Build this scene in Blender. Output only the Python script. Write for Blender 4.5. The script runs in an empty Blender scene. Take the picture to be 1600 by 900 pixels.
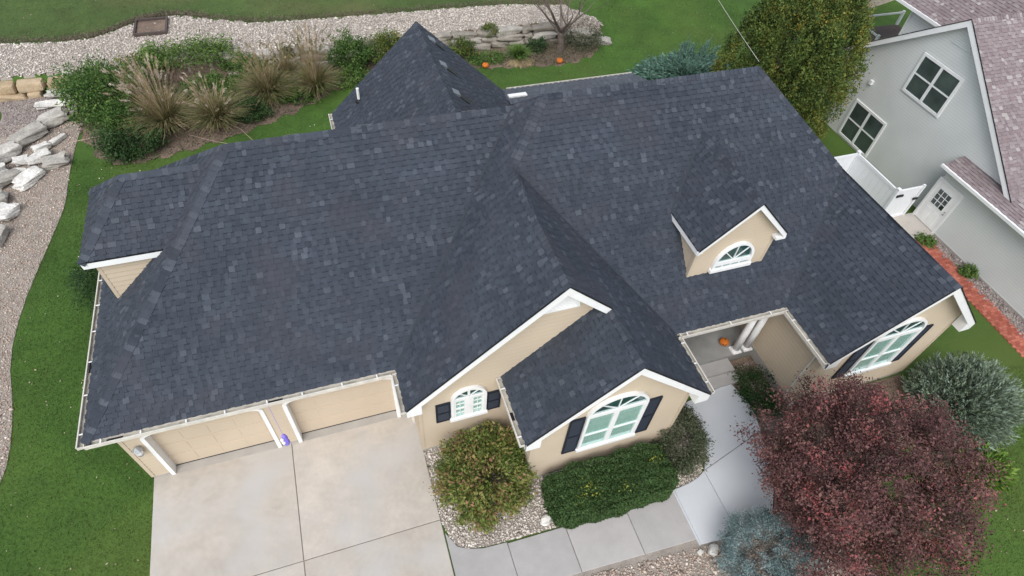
import bpy, math, random
import numpy as np
from mathutils import Vector, Matrix
V = Vector
R = math.radians
scene = bpy.context.scene
COL = scene.collection

# ---------------------------------------------------------------- camera, sky, sun, exposure
CAM = V((7.111, -9.187, 17.799))
def make_camera():
    yaw, pit, rol = R(22.307), R(-50.165), R(-5.532)
    F = V((math.sin(yaw)*math.cos(pit), math.cos(yaw)*math.cos(pit), math.sin(pit)))
    R0 = V((math.cos(yaw), -math.sin(yaw), 0)); U0 = R0.cross(F)
    Rt = R0*math.cos(rol) - U0*math.sin(rol); U = R0*math.sin(rol) + U0*math.cos(rol)
    cd = bpy.data.cameras.new('camera'); cam = bpy.data.objects.new('camera', cd); COL.objects.link(cam)
    B = -F
    cam.matrix_world = Matrix(((Rt.x, U.x, B.x, CAM.x), (Rt.y, U.y, B.y, CAM.y), (Rt.z, U.z, B.z, CAM.z), (0, 0, 0, 1)))
    cd.sensor_width = 36; cd.lens = 942.903/1600*36; cd.clip_start = .1; cd.clip_end = 2000
    scene.camera = cam
make_camera()
SUN_EL, SUN_AZ = 52, 208          # azimuth measured clockwise from +Y
def make_light():
    w = bpy.data.worlds.new('World'); scene.world = w; w.use_nodes = True
    nt = w.node_tree; bg = nt.nodes['Background']
    sky = nt.nodes.new('ShaderNodeTexSky'); sky.sky_type = 'NISHITA'; sky.sun_disc = False
    sky.sun_elevation = R(SUN_EL); sky.sun_rotation = R(SUN_AZ)
    sky.air_density = 1.0; sky.dust_density = 1.5; sky.ozone_density = 1.0
    hs = nt.nodes.new('ShaderNodeHueSaturation'); hs.inputs['Saturation'].default_value = .42   # an overcast, greyed sky
    nt.links.new(sky.outputs[0], hs.inputs['Color']); nt.links.new(hs.outputs[0], bg.inputs['Color'])
    bg.inputs['Strength'].default_value = .15
    sd = bpy.data.lights.new('sun', 'SUN'); s = bpy.data.objects.new('sun', sd); COL.objects.link(s)
    sd.energy = 1.4; sd.angle = R(40); sd.color = (1, .97, .93)
    d = V((math.sin(R(SUN_AZ))*math.cos(R(SUN_EL)), math.cos(R(SUN_AZ))*math.cos(R(SUN_EL)), math.sin(R(SUN_EL))))
    s.rotation_euler = d.to_track_quat('Z', 'Y').to_euler()
make_light()
scene.view_settings.view_transform = 'Standard'; scene.view_settings.look = 'None'
scene.view_settings.gamma = 1; scene.view_settings.exposure = 0.68

# ---------------------------------------------------------------- helpers
class MB:
    def __init__(s): s.v = []; s.f = []; s.t = []
    def face(s, pts, tint=.5):
        n = len(s.v); s.v += [tuple(p) for p in pts]; s.f.append(tuple(range(n, n+len(pts)))); s.t.append(tint)
    def obox(s, o, a, b, c, tint=.5):
        o, a, b, c = V(o), V(a), V(b), V(c)
        if a.cross(b).dot(c) < 0: a, b = b, a
        n = len(s.v)
        s.v += [tuple(p) for p in (o, o+a, o+a+b, o+b, o+c, o+a+c, o+a+b+c, o+b+c)]
        for q in ((3, 2, 1, 0), (4, 5, 6, 7), (0, 1, 5, 4), (1, 2, 6, 5), (2, 3, 7, 6), (3, 0, 4, 7)):
            s.f.append(tuple(n+i for i in q)); s.t.append(tint)
    def box(s, x0, x1, y0, y1, z0, z1, tint=.5):
        s.obox((x0, y0, z0), (x1-x0, 0, 0), (0, y1-y0, 0), (0, 0, z1-z0), tint)
    def prism(s, poly, vec, tint=.5):
        poly = [V(p) for p in poly]; vec = V(vec)
        nrm = V((0, 0, 0))
        for i in range(len(poly)): nrm += poly[i].cross(poly[(i+1) % len(poly)])
        if nrm.dot(vec) > 0: poly = poly[::-1]
        n = len(s.v); k = len(poly)
        s.v += [tuple(p) for p in poly] + [tuple(p+vec) for p in poly]
        s.f.append(tuple(range(n, n+k))); s.t.append(tint)
        s.f.append(tuple(range(n+2*k-1, n+k-1, -1))); s.t.append(tint)
        for i in range(k):
            j = (i+1) % k
            s.f.append((n+j, n+i, n+k+i, n+k+j)); s.t.append(tint)
    def tube(s, pts, rad, n=6, tint=.5):
        pts = [V(p) for p in pts]
        if not hasattr(rad, '__len__'): rad = [rad]*len(pts)
        base = len(s.v)
        for i, p in enumerate(pts):
            d = (pts[min(i+1, len(pts)-1)] - pts[max(i-1, 0)]).normalized()
            a = d.cross(V((0, 0, 1)) if abs(d.z) < .9 else V((1, 0, 0))).normalized(); b = d.cross(a)
            for k in range(n):
                t = 2*math.pi*k/n; s.v.append(tuple(p + (a*math.cos(t) + b*math.sin(t))*rad[i]))
        for i in range(len(pts)-1):
            for k in range(n):
                k2 = (k+1) % n
                s.f.append((base+i*n+k, base+i*n+k2, base+(i+1)*n+k2, base+(i+1)*n+k)); s.t.append(tint)
        s.f.append(tuple(base+k for k in range(n-1, -1, -1))); s.t.append(tint)
        s.f.append(tuple(base+(len(pts)-1)*n+k for k in range(n))); s.t.append(tint)
    def lathe(s, c, prof, n=14, tint=.5):
        c = V(c); base = len(s.v)
        for r, z in prof:
            for k in range(n):
                t = 2*math.pi*k/n; s.v.append((c.x+r*math.cos(t), c.y+r*math.sin(t), c.z+z))
        for i in range(len(prof)-1):
            for k in range(n):
                k2 = (k+1) % n
                s.f.append((base+i*n+k, base+i*n+k2, base+(i+1)*n+k2, base+(i+1)*n+k)); s.t.append(tint)
        s.f.append(tuple(base+k for k in range(n-1, -1, -1))); s.t.append(tint)
        s.f.append(tuple(base+(len(prof)-1)*n+k for k in range(n))); s.t.append(tint)
    def build(s, name, m, parent=None, smooth=False, kind=None, label=None):
        me = bpy.data.meshes.new(name); me.from_pydata(s.v, [], s.f); me.update()
        at = me.attributes.new('tint', 'FLOAT', 'FACE'); at.data.foreach_set('value', s.t)
        me.materials.append(m)
        if smooth: me.polygons.foreach_set('use_smooth', [True]*len(s.f))
        return link(name, me, parent, kind, label)
def link(name, me, parent=None, kind=None, label=None):
    o = bpy.data.objects.new(name, me); COL.objects.link(o)
    if parent: o.parent = parent
    if kind: o['kind'] = kind
    if label: o['label'] = label
    return o
def thing(name, label, cat, group=None):
    o = bpy.data.objects.new(name, None); COL.objects.link(o); o.empty_display_size = .2
    return tag(o, label, cat, group)
def tag(o, label, cat, group=None):
    o['label'] = label; o['category'] = cat
    if group: o['group'] = group
    return o
def np_mesh(name, verts, fsize, tint, m, parent=None, kind=None, label=None):
    """verts (N*fsize,3): every consecutive fsize vertices make one face."""
    n = len(verts); nf = n//fsize
    me = bpy.data.meshes.new(name)
    me.vertices.add(n); me.vertices.foreach_set('co', np.ascontiguousarray(verts, np.float32).ravel())
    me.loops.add(n); me.loops.foreach_set('vertex_index', np.arange(n, dtype=np.int32))
    me.polygons.add(nf); me.polygons.foreach_set('loop_start', np.arange(0, n, fsize, dtype=np.int32))
    me.update(calc_edges=True)
    at = me.attributes.new('tint', 'FLOAT', 'FACE'); at.data.foreach_set('value', np.ascontiguousarray(tint, np.float32))
    me.materials.append(m)
    return link(name, me, parent, kind, label)
def np_mesh_idx(name, verts, faces, tint, m, parent=None, kind=None, smooth=False):
    n = len(verts); nf, k = faces.shape
    me = bpy.data.meshes.new(name)
    me.vertices.add(n); me.vertices.foreach_set('co', np.ascontiguousarray(verts, np.float32).ravel())
    me.loops.add(nf*k); me.loops.foreach_set('vertex_index', np.ascontiguousarray(faces, np.int32).ravel())
    me.polygons.add(nf); me.polygons.foreach_set('loop_start', np.arange(0, nf*k, k, dtype=np.int32))
    me.update(calc_edges=True)
    at = me.attributes.new('tint', 'FLOAT', 'FACE'); at.data.foreach_set('value', np.ascontiguousarray(tint, np.float32))
    me.materials.append(m)
    if smooth: me.polygons.foreach_set('use_smooth', np.ones(nf, bool))
    return link(name, me, parent, kind)

# ---------------------------------------------------------------- materials
def mat(name, cols, rough=.8, noise=(), bump=None, spec=.3, hue=None, metal=0):
    """cols: ramp over the 'tint' face attribute; noise: [(scale, amount, detail)] brightness variation in world space; bump: (scale, strength)."""
    m = bpy.data.materials.new(name); m.use_nodes = True
    nt = m.node_tree; N = nt.nodes; L = nt.links; bs = N['Principled BSDF']
    bs.inputs['Roughness'].default_value = rough; bs.inputs['Specular IOR Level'].default_value = spec; bs.inputs['Metallic'].default_value = metal
    geo = N.new('ShaderNodeNewGeometry')
    if len(cols) == 1:
        rgb = N.new('ShaderNodeRGB'); rgb.outputs[0].default_value = (*cols[0], 1); out = rgb.outputs[0]
    else:
        at = N.new('ShaderNodeAttribute'); at.attribute_name = 'tint'
        rp = N.new('ShaderNodeValToRGB'); e = rp.color_ramp.elements
        for i, c in enumerate(cols):
            p = i/(len(cols)-1)
            if i == 0: el = e[0]
            elif i == len(cols)-1: el = e[-1]; 
            else: el = e.new(p)
            el.position = p; el.color = (*c, 1)
        L.new(at.outputs['Fac'], rp.inputs[0]); out = rp.outputs[0]
    for sc, am, det in noise:
        nz = N.new('ShaderNodeTexNoise'); nz.inputs['Scale'].default_value = sc; nz.inputs['Detail'].default_value = det
        L.new(geo.outputs['Position'], nz.inputs['Vector'])
        mr = N.new('ShaderNodeMapRange'); mr.inputs[1].default_value = .3; mr.inputs[2].default_value = .7
        mr.inputs[3].default_value = 1-am; mr.inputs[4].default_value = 1+am
        L.new(nz.outputs['Fac'], mr.inputs[0])
        mx = N.new('ShaderNodeMix'); mx.data_type = 'RGBA'; mx.blend_type = 'MULTIPLY'; mx.inputs[0].default_value = 1
        L.new(out, mx.inputs[6]); L.new(mr.outputs[0], mx.inputs[7]); out = mx.outputs[2]
    if hue:   # (scale, colour, threshold lo, hi): patches of another colour
        sc, c, lo, hi = hue
        nz = N.new('ShaderNodeTexNoise'); nz.inputs['Scale'].default_value = sc; nz.inputs['Detail'].default_value = 4
        L.new(geo.outputs['Position'], nz.inputs['Vector'])
        mr = N.new('ShaderNodeMapRange'); mr.inputs[1].default_value = lo; mr.inputs[2].default_value = hi
        L.new(nz.outputs['Fac'], mr.inputs[0])
        mx = N.new('ShaderNodeMix'); mx.data_type = 'RGBA'; L.new(mr.outputs[0], mx.inputs[0])
        L.new(out, mx.inputs[6]); mx.inputs[7].default_value = (*c, 1); out = mx.outputs[2]
    L.new(out, bs.inputs['Base Color'])
    if bump:
        nz = N.new('ShaderNodeTexNoise'); nz.inputs['Scale'].default_value = bump[0]; nz.inputs['Detail'].default_value = 5
        L.new(geo.outputs['Position'], nz.inputs['Vector'])
        bp = N.new('ShaderNodeBump'); bp.inputs['Strength'].default_value = bump[1]; bp.inputs['Distance'].default_value = .02
        L.new(nz.outputs['Fac'], bp.inputs['Height']); L.new(bp.outputs[0], bs.inputs['Normal'])
    return m
def glass(name, tint):
    m = bpy.data.materials.new(name); m.use_nodes = True; nt = m.node_tree; N = nt.nodes; L = nt.links
    for n in list(N): N.remove(n)
    o = N.new('ShaderNodeOutputMaterial'); mx = N.new('ShaderNodeMixShader'); lw = N.new('ShaderNodeLayerWeight')
    pw = N.new('ShaderNodeMath'); pw.operation = 'POWER'; pw.inputs[1].default_value = 3.5; L.new(lw.outputs['Facing'], pw.inputs[0])
    ma = N.new('ShaderNodeMath'); ma.operation = 'MULTIPLY_ADD'; ma.inputs[1].default_value = .6; ma.inputs[2].default_value = .05; L.new(pw.outputs[0], ma.inputs[0])
    tr = N.new('ShaderNodeBsdfTransparent'); tr.inputs[0].default_value = (*[c**.5 for c in tint], 1)
    gl = N.new('ShaderNodeBsdfGlossy'); gl.inputs['Roughness'].default_value = .04; gl.inputs['Color'].default_value = (.9, .95, 1, 1)
    L.new(ma.outputs[0], mx.inputs[0]); L.new(tr.outputs[0], mx.inputs[1]); L.new(gl.outputs[0], mx.inputs[2]); L.new(mx.outputs[0], o.inputs[0])
    return m
M = {}
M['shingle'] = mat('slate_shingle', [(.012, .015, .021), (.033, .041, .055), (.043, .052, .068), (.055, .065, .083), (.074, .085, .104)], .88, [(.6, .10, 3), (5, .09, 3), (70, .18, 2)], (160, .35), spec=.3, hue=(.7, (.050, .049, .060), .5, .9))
M['shingle_low'] = mat('grazing_sheen_shingle', [(.04, .046, .056), (.07, .079, .094), (.085, .095, .112), (.10, .11, .128)], .85, [(.6, .10, 3), (70, .18, 2)], (160, .35))  # paler copy of the slate, grazing sky sheen painted into its colour
M['deck'] = mat('roof_underlay', [(.02, .022, .028)], .95)
M['nshingle'] = mat('weathered_shingle', [(.13, .105, .11), (.21, .165, .17), (.27, .235, .235), (.36, .33, .32)], .9, [(1.2, .1, 3), (60, .12, 2)], (120, .3))
M['siding'] = mat('beige_siding', [(.42, .345, .255), (.53, .44, .33), (.53, .44, .33)], .7, [(.7, .05, 3), (30, .03, 2)], (90, .08))
M['white'] = mat('white_paint', [(.80, .80, .79)], .5, [(3, .04, 3)])
M['door'] = mat('garage_door_paint', [(.54, .445, .335)], .55, [(.6, .04, 3)])
M['gutter'] = mat('almond_gutter', [(.60, .57, .51)], .5, [(5, .12, 4)])
M['joint'] = mat('joint_grit', [(.22, .20, .18)], .95, [(6, .2, 3)])
M['dirt'] = mat('gutter_dirt', [(.38, .36, .31)], .9, [(4, .35, 5)])
M['shutter'] = mat('navy_shutter', [(.014, .019, .03)], .5)
M['glassg'] = glass('green_glass', (.70, .84, .80))
M['glassd'] = glass('dark_glass', (.74, .80, .78))
M['blind'] = mat('window_blind', [(.66, .74, .70), (.82, .86, .83)], .7)
M['room'] = mat('dim_room', [(.15, .17, .165)], .8, [(1.5, .3, 2)])
M['fan'] = mat('fanlight_room', [(.05, .095, .10)], .8, [(2, .35, 3)])
M['dark'] = mat('dark_interior', [(.03, .035, .04)], .8, [(2, .4, 2)])
M['black'] = mat('black_metal', [(.012, .012, .014)], .5)
M['conc'] = mat('weathered_concrete', [(.42, .38, .33), (.47, .43, .38)], .85, [(.3, .09, 5), (1.7, .08, 6), (7, .05, 5), (60, .06, 3)], (120, .15), hue=(.45, (.45, .435, .415), .48, .72))
M['conc2'] = mat('grey_concrete', [(.34, .33, .32), (.41, .39, .375)], .85, [(.5, .06, 4), (3, .05, 5), (60, .06, 3)], (120, .15))
M['concnew'] = mat('fresh_concrete', [(.50, .52, .54), (.54, .56, .58)], .85, [(.5, .04, 4), (60, .03, 3)], (120, .1))
M['porch'] = mat('porch_concrete', [(.26, .26, .25)], .85, [(1.2, .2, 5), (40, .08, 3)], (100, .15))
M['found'] = mat('foundation_concrete', [(.36, .34, .31)], .9, [(2, .1, 4)])
M['grass'] = mat('lawn_green', [(.050, .108, .017)], .9, [(.16, .20, 4), (.9, .16, 4), (9, .18, 3)], (30, .8), hue=(.11, (.080, .118, .024), .46, .72))
M['blade'] = mat('grass_blade', [(.044, .098, .015), (.060, .124, .021), (.088, .152, .032), (.14, .18, .055)], .8, [(.16, .22, 4), (.9, .15, 3)], hue=(.11, (.09, .135, .03), .46, .72))
M['gravelbase'] = mat('gravel_bed', [(.30, .265, .23)], .95, [(3, .2, 4), (45, .35, 3)], (50, 1))
M['gravel'] = mat('buff_pebble', [(.21, .155, .125), (.40, .31, .25), (.50, .41, .34), (.68, .61, .55)], .85, [(.5, .1, 3), (40, .12, 2)])
M['gravelw'] = mat('pale_pebble', [(.22, .19, .16), (.46, .405, .35), (.59, .53, .47), (.77, .73, .67)], .85, [(.5, .08, 3), (40, .12, 2)])
M['gravelp'] = mat('mauve_pebble', [(.13, .10, .10), (.25, .20, .19), (.34, .28, .27), (.5, .45, .43)], .85, [(40, .12, 2)])
M['mulch'] = mat('mulch', [(.17, .125, .095)], .95, [(1.1, .3, 4), (18, .4, 4)], (40, 1))
M['lime'] = mat('limestone', [(.30, .28, .245), (.48, .455, .41), (.64, .62, .575)], .9, [(2.5, .22, 5), (14, .22, 4)], (14, .9))
M['tanstone'] = mat('tan_stone', [(.36, .27, .17), (.46, .36, .24)], .9, [(2.5, .16, 5), (18, .15, 4)], (16, .8))
M['greystone'] = mat('grey_stone', [(.19, .17, .14), (.28, .255, .215), (.38, .36, .325)], .9, [(2.2, .22, 5), (15, .2, 4)], (14, .9))
M['brick'] = mat('red_brick', [(.27, .075, .05), (.36, .105, .07), (.45, .16, .11)], .9, [(1.5, .12, 4), (50, .1, 2)])
M['ngrey'] = mat('grey_siding', [(.48, .50, .49), (.61, .63, .61), (.61, .63, .61)], .7, [(.8, .04, 3)])
M['vinyl'] = mat('white_vinyl', [(.78, .79, .82)], .4)
M['bark'] = mat('bark', [(.11, .085, .07), (.19, .155, .135)], .95, [(6, .3, 4)], (25, .8))
M['pumpkin'] = mat('pumpkin_skin', [(.58, .16, .022)], .5, [(5, .15, 3)])
M['stem'] = mat('pumpkin_stem', [(.12, .10, .04)], .8)
M['purple'] = mat('purple_fabric', [(.24, .19, .72)], .7, [(8, .15, 2)])
M['valley'] = mat('valley_metal', [(.03, .035, .045)], .8)
M['ventgrey'] = mat('vent_grey', [(.16, .18, .20)], .5)
M['wood'] = mat('dark_wood', [(.06, .045, .042), (.09, .07, .06)], .85, [(8, .2, 4)])
M['metal'] = mat('grey_metal', [(.45, .46, .47)], .4, metal=.6)
def leafmat(name, cols, noise=((.9, .16, 3),)): return mat(name, cols, .65, list(noise), spec=.25)
M['l_red'] = leafmat('crimson_leaf', [(.036, .034, .020), (.090, .040, .040), (.132, .060, .058), (.165, .088, .074), (.30, .075, .075)])
M['l_green'] = leafmat('green_leaf', [(.018, .046, .010), (.042, .098, .020), (.078, .145, .03), (.13, .20, .045)])
M['l_yg'] = leafmat('yellow_green_leaf', [(.022, .043, .010), (.052, .090, .018), (.092, .132, .027), (.15, .165, .033), (.27, .19, .03)])
M['l_dark'] = leafmat('dark_green_leaf', [(.009, .026, .009), (.018, .046, .013), (.03, .07, .018), (.05, .10, .025)])
M['l_hedge'] = leafmat('hedge_leaf', [(.021, .046, .014), (.036, .074, .021), (.054, .10, .029), (.085, .13, .045)])
M['l_hyd'] = leafmat('hydrangea_leaf', [(.05, .085, .018), (.105, .15, .03), (.17, .20, .045), (.23, .19, .07), (.25, .13, .075)])
M['l_blue'] = leafmat('blue_spruce_needle', [(.07, .11, .11), (.13, .19, .19), (.20, .27, .275), (.30, .38, .39)])
M['l_jun'] = leafmat('blue_juniper_needle', [(.03, .075, .06), (.06, .13, .10), (.10, .19, .145), (.16, .26, .20)])
M['l_sage'] = leafmat('sage_juniper_needle', [(.065, .085, .05), (.13, .165, .105), (.19, .25, .175), (.28, .36, .29)])
M['l_lime'] = leafmat('lime_juniper_needle', [(.03, .07, .012), (.07, .14, .02), (.13, .22, .035), (.2, .28, .05)])
M['l_olive'] = leafmat('olive_leaf', [(.03, .042, .022), (.06, .078, .04), (.095, .11, .06), (.13, .12, .085)])
M['straw'] = leafmat('straw_blade', [(.06, .10, .025), (.15, .155, .055), (.28, .215, .115), (.40, .29, .20)])
M['plume'] = leafmat('grass_plume', [(.30, .21, .14), (.42, .33, .25), (.60, .52, .44)])
M['scrub'] = leafmat('dry_scrub', [(.07, .055, .04), (.13, .105, .075), (.17, .15, .10), (.11, .12, .06)])
M['yellow'] = leafmat('yellow_leaf', [(.16, .19, .03), (.27, .27, .045)])

# ---------------------------------------------------------------- terrain
def sst(t): t = np.clip(t, 0, 1); return t*t*(3-2*t)
def hz(x, y):
    w = sst((np.asarray(x, float)-20.8)/3.5)
    y0 = 22.0*(1-w)+19.5*w; y1 = 22.4*(1-w)+27*w
    return .85*sst((np.asarray(y, float)-y0)/(y1-y0))
def build_lawn():
    xs = np.concatenate([np.array([-600, -200, -80, -40]), np.arange(-20, 62, .4), np.array([80, 140, 300, 700])])
    ys = np.concatenate([np.array([-600, -200, -80, -40]), np.arange(-20, 21.2, .4), np.arange(21.4, 23.2, .1), np.arange(23.4, 70, .4), np.array([90, 150, 300, 900])])
    X, Y = np.meshgrid(xs, ys); Z = hz(X, Y)
    nx, ny = len(xs), len(ys); idx = np.arange(nx*ny).reshape(ny, nx)
    f = np.stack([idx[:-1, :-1], idx[:-1, 1:], idx[1:, 1:], idx[1:, :-1]], -1).reshape(-1, 4)
    np_mesh_idx('lawn', np.stack([X, Y, Z], -1).reshape(-1, 3), f, np.full(len(f), .5), M['grass'], None, 'structure', True)
build_lawn()
M['grass2'] = mat('dry_lawn', [(.056, .092, .022)], .9, [(.2, .2, 4), (1.1, .16, 4), (9, .15, 3)], (30, .8), hue=(.16, (.105, .105, .04), .48, .7))
M['blade2'] = mat('dry_lawn_blade', [(.045, .080, .018), (.07, .108, .026), (.11, .14, .042), (.24, .22, .12)], .8, [(.2, .2, 4), (1.1, .15, 3)])
def in_poly(px, py, poly):
    c = np.zeros(len(px), bool); n = len(poly)
    for i in range(n):
        x0, y0 = poly[i]; x1, y1 = poly[(i+1) % n]
        if y0 == y1: continue
        k = ((y0 > py) != (y1 > py)) & (px < (x1-x0)*(py-y0)/(y1-y0)+x0); c ^= k
    return c
def sample_poly(poly, n, rng):
    p = np.array(poly); lo, hi = p.min(0), p.max(0)
    area = .5*abs(sum(poly[i][0]*poly[(i+1) % len(poly)][1]-poly[(i+1) % len(poly)][0]*poly[i][1] for i in range(len(poly))))
    tot = int(n*area*((hi-lo).prod()/area))
    q = lo+rng.random((tot, 2))*(hi-lo)
    return q[in_poly(q[:, 0], q[:, 1], poly)]
def smooth_poly(poly, k=2, closed=True):
    p = [tuple(a) for a in poly]
    for _ in range(k):
        q = []
        for i in range(len(p)):
            a, b = p[i], p[(i+1) % len(p)]
            q += [(a[0]*.75+b[0]*.25, a[1]*.75+b[1]*.25), (a[0]*.25+b[0]*.75, a[1]*.25+b[1]*.75)]
        p = q
    return p
def sheet(name, poly, z, m, thick=.05, kind='structure', parent=None):
    mb = MB(); mb.prism([(x, y, z-thick) for x, y in poly], (0, 0, thick))
    return mb.build(name, m, parent, kind=kind)
def terrain_sheet(name, poly, dz, m, res=.12):
    p = np.array(poly); lo, hi = p.min(0), p.max(0)
    xs = np.arange(lo[0], hi[0]+res, res); ys = np.arange(lo[1], hi[1]+res, res)
    X, Y = np.meshgrid(xs, ys); idx = np.arange(X.size).reshape(X.shape)
    cx, cy = (X[:-1, :-1]+res/2).ravel(), (Y[:-1, :-1]+res/2).ravel()
    jx, jy = cx+.12*np.sin(cy*7+cx*3), cy+.12*np.sin(cx*6.3-cy*2)
    k = in_poly(jx, jy, poly)
    f = np.stack([idx[:-1, :-1], idx[:-1, 1:], idx[1:, 1:], idx[1:, :-1]], -1).reshape(-1, 4)[k]
    v = np.stack([X, Y, hz(X, Y)+dz], -1).reshape(-1, 3); u, inv = np.unique(f, return_inverse=True)
    return np_mesh_idx(name, v[u], inv.reshape(f.shape), np.full(len(f), .5), m, None, 'structure', True)
OCT = np.array([(1, 0, 0), (-1, 0, 0), (0, 1, 0), (0, -1, 0), (0, 0, 1), (0, 0, -1)], float)
OCF = np.array([(0, 2, 4), (2, 1, 4), (1, 3, 4), (3, 0, 4), (2, 0, 5), (1, 2, 5), (3, 1, 5), (0, 3, 5)])
def pebbles(name, poly, dens, size, m, z, seed, parent=None, avoid=(), zfun=None):
    rng = np.random.default_rng(seed); q = sample_poly(poly, dens, rng)
    for a in avoid: q = q[~in_poly(q[:, 0], q[:, 1], a)]
    n = len(q); s = size*np.exp(rng.normal(0, .35, n))
    v = OCT[None]*(.75+.5*rng.random((n, 6, 1)))*s[:, None, None]
    v[:, :, 2] *= .65
    a = rng.random(n)*6.283; ca, sa = np.cos(a)[:, None], np.sin(a)[:, None]
    x, y = v[:, :, 0]*1.2, v[:, :, 1]*.85
    v[:, :, 0] = x*ca-y*sa+q[:, 0][:, None]; v[:, :, 1] = x*sa+y*ca+q[:, 1][:, None]
    v[:, :, 2] += (z if zfun is None else zfun(q[:, 0], q[:, 1])[:, None])+s[:, None]*.3
    f = (OCF[None]+(np.arange(n)*6)[:, None, None]).reshape(-1, 3)
    t = np.repeat(np.clip(rng.normal(.5, .24, n), 0, 1), 8)
    return np_mesh_idx(name, v.reshape(-1, 3), f, t, m, parent, 'stuff')

# ---------------------------------------------------------------- paving and beds
DRIVE = [(.34, .62), (.36, -16), (8.0, -16), (8.05, -3.25), (8.06, -1.1), (8.03, .62)]
def slab(mb_name, poly, z, m, parent, tint, thick=.12):
    mb = MB(); c = (sum(p[0] for p in poly)/len(poly), sum(p[1] for p in poly)/len(poly))
    zb = [(x, y, z-.012) for x, y in poly]
    ins = []
    for x, y in poly:
        d = math.hypot(x-c[0], y-c[1]); k = 1-.012/d*1.4; ins.append((c[0]+(x-c[0])*k, c[1]+(y-c[1])*k))
    top = [(x, y, z) for x, y in ins]; n = len(poly)
    mb.prism([(x, y, z-thick) for x, y in poly], (0, 0, thick-.012), tint)
    ar = sum(poly[i][0]*poly[(i+1) % n][1]-poly[(i+1) % n][0]*poly[i][1] for i in range(n))
    order = range(n) if ar > 0 else range(n-1, -1, -1)
    mb.face([top[i] for i in order], tint)
    o = list(order)
    for a in range(n):
        i, j = o[a], o[(a+1) % n]; mb.face([zb[i], zb[j], top[j], top[i]], tint)
    return mb.build(mb_name, m, parent)
def gap(poly, g=.009):
    c = (sum(p[0] for p in poly)/len(poly), sum(p[1] for p in poly)/len(poly))
    return [(x+(g if x < c[0] else -g), y+(g if y < c[1] else -g)) for x, y in poly]
def build_paving():
    base = sheet('driveway', DRIVE, .015, M['joint'])
    rr = random.Random(3)
    for x0, x1 in ((.34, 4.23), (4.23, 8.05)):
        ys = [.60, -3.2, -7.0, -10.8, -14.6]
        for a, b in zip(ys[:-1], ys[1:]):
            slab('slab', gap([(x0, b), (x1, b), (x1, a), (x0, a)]), .05, M['conc'], base, rr.random())
    w = sheet('walkway', [(8.09, -5.5), (15.0, -5.82), (15.0, -4.46), (9.2, -4.46), (8.09, -3.9)], .012, M['joint'])
    xs = [8.07, 9.7, 11.45, 13.36, 15.02]
    def yl(x): return -5.72-.045*(x-11)
    for a, b in zip(xs[:-1], xs[1:]):
        top = -4.45 if a > 9 else -3.95
        if a < 9: pl = [(a, yl(a)), (b, yl(b)), (b, -4.35), (9.0, -4.3), (8.6, -4.2), (8.3, -4.05), (a, -3.6)]
        else: pl = [(a, yl(a)), (b, yl(b)), (b, -4.42), (a, -4.38)]
        slab('slab', gap(pl), .045, M['conc2'], w, rr.random())
    n = sheet('curved_walk', [(15.1, -6.0), (16.3, -6.05), (17.4, -5.9), (18.0, -5.1), (18.4, -4.3), (18.65, -3.4), (18.8, -2.9), (18.6, -1.7), (16.7, -1.9), (16.9, -3.2), (16.6, -3.8), (16.0, -4.35), (15.1, -4.45)], .03, M['found'])
    J = [(16.25, -4.1), (18.75, -3.44)]
    def sl(pts, t): slab('slab', pts, .075, M['concnew'], n, t)
    sl([(15.04, -6.06), (16.235, -6.15), (16.235, -4.115), (15.95, -4.25), (15.55, -4.34), (15.04, -4.38)], .4)
    sl([(16.25, -6.15), (17.0, -6.15), (17.5, -6.0), (18.1, -5.2), (18.5, -4.3), (18.74, -3.455), (16.25, -4.115)], .8)
    sl([(16.26, -4.095), (18.75, -3.435), (18.92, -2.9), (18.93, -2.3), (18.74, -1.57), (16.5, -1.84), (16.76, -2.6), (16.74, -3.15), (16.58, -3.65)], .1)
    # strip between the walk and the fresh slab
    mb = MB(); mb.box(14.98, 15.03, -6.07, -4.4, 0, .06); mb.build('expansion_strip', M['concnew'], n)
    # beds
    bed = [(8.06, -1.0), (8.06, -3.3), (8.25, -3.95), (8.6, -4.2), (9.2, -4.3), (11.4, -4.38), (15.0, -4.45), (15.95, -4.3), (16.68, -3.6), (16.85, -2.9), (16.75, -1.3), (15.4, -1.3), (15.4, -2.7), (10.8, -2.7), (10.8, -1.0)]
    g = sheet('gravel_bed', bed, .02, M['gravelbase'])
    pebbles('pebbles', bed, 620, .026, M['gravelw'], .022, 5, g)
    bed2 = [(8.0, -5.4), (11.6, -5.6), (15.0, -5.8), (17.4, -5.9), (19.5, -6.5), (19.5, -9.6), (8.0, -9.6)]
    g2 = sheet('gravel_border', bed2, .02, M['gravelbase'])
    pebbles('pebbles', [(11.6, -5.86), (15.05, -6.13), (16.6, -6.25), (18.5, -6.5), (18.5, -9), (11.3, -9)], 420, .028, M['gravel'], .022, 6, g2)
    strip = smooth_poly([(-3.3, 19.6), (-3.5, 18.2), (-3.55, 15.2), (-3.45, 13.6), (-3.62, 12.2), (-3.96, 10.0), (-4.2, 8.2), (-4.25, 6.0), (-3.8, 3.9), (-3.63, 2.1), (-3.8, 1.2), (-4.3, -.2), (-5.5, -2), (-9, -2), (-9, 10), (-9, 19.6)], 1)
    g3 = sheet('gravel_strip', strip, .02, M['gravelbase'])
    pebbles('pebbles', [p for p in strip], 420, .021, M['gravel'], .022, 7, g3)
    mb = MB(); up = [(-9, 19.0), (-3.9, 19.0), (-3.9, 22.4), (-9, 22.4)]
    g4 = sheet('upper_gravel', [(-9, 18.0), (-5.6, 18.2), (-4.6, 19.4), (-3.5, 20.2), (-3.3, 22.2), (-9, 22.2)], .032, M['gravelbase'])
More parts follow.
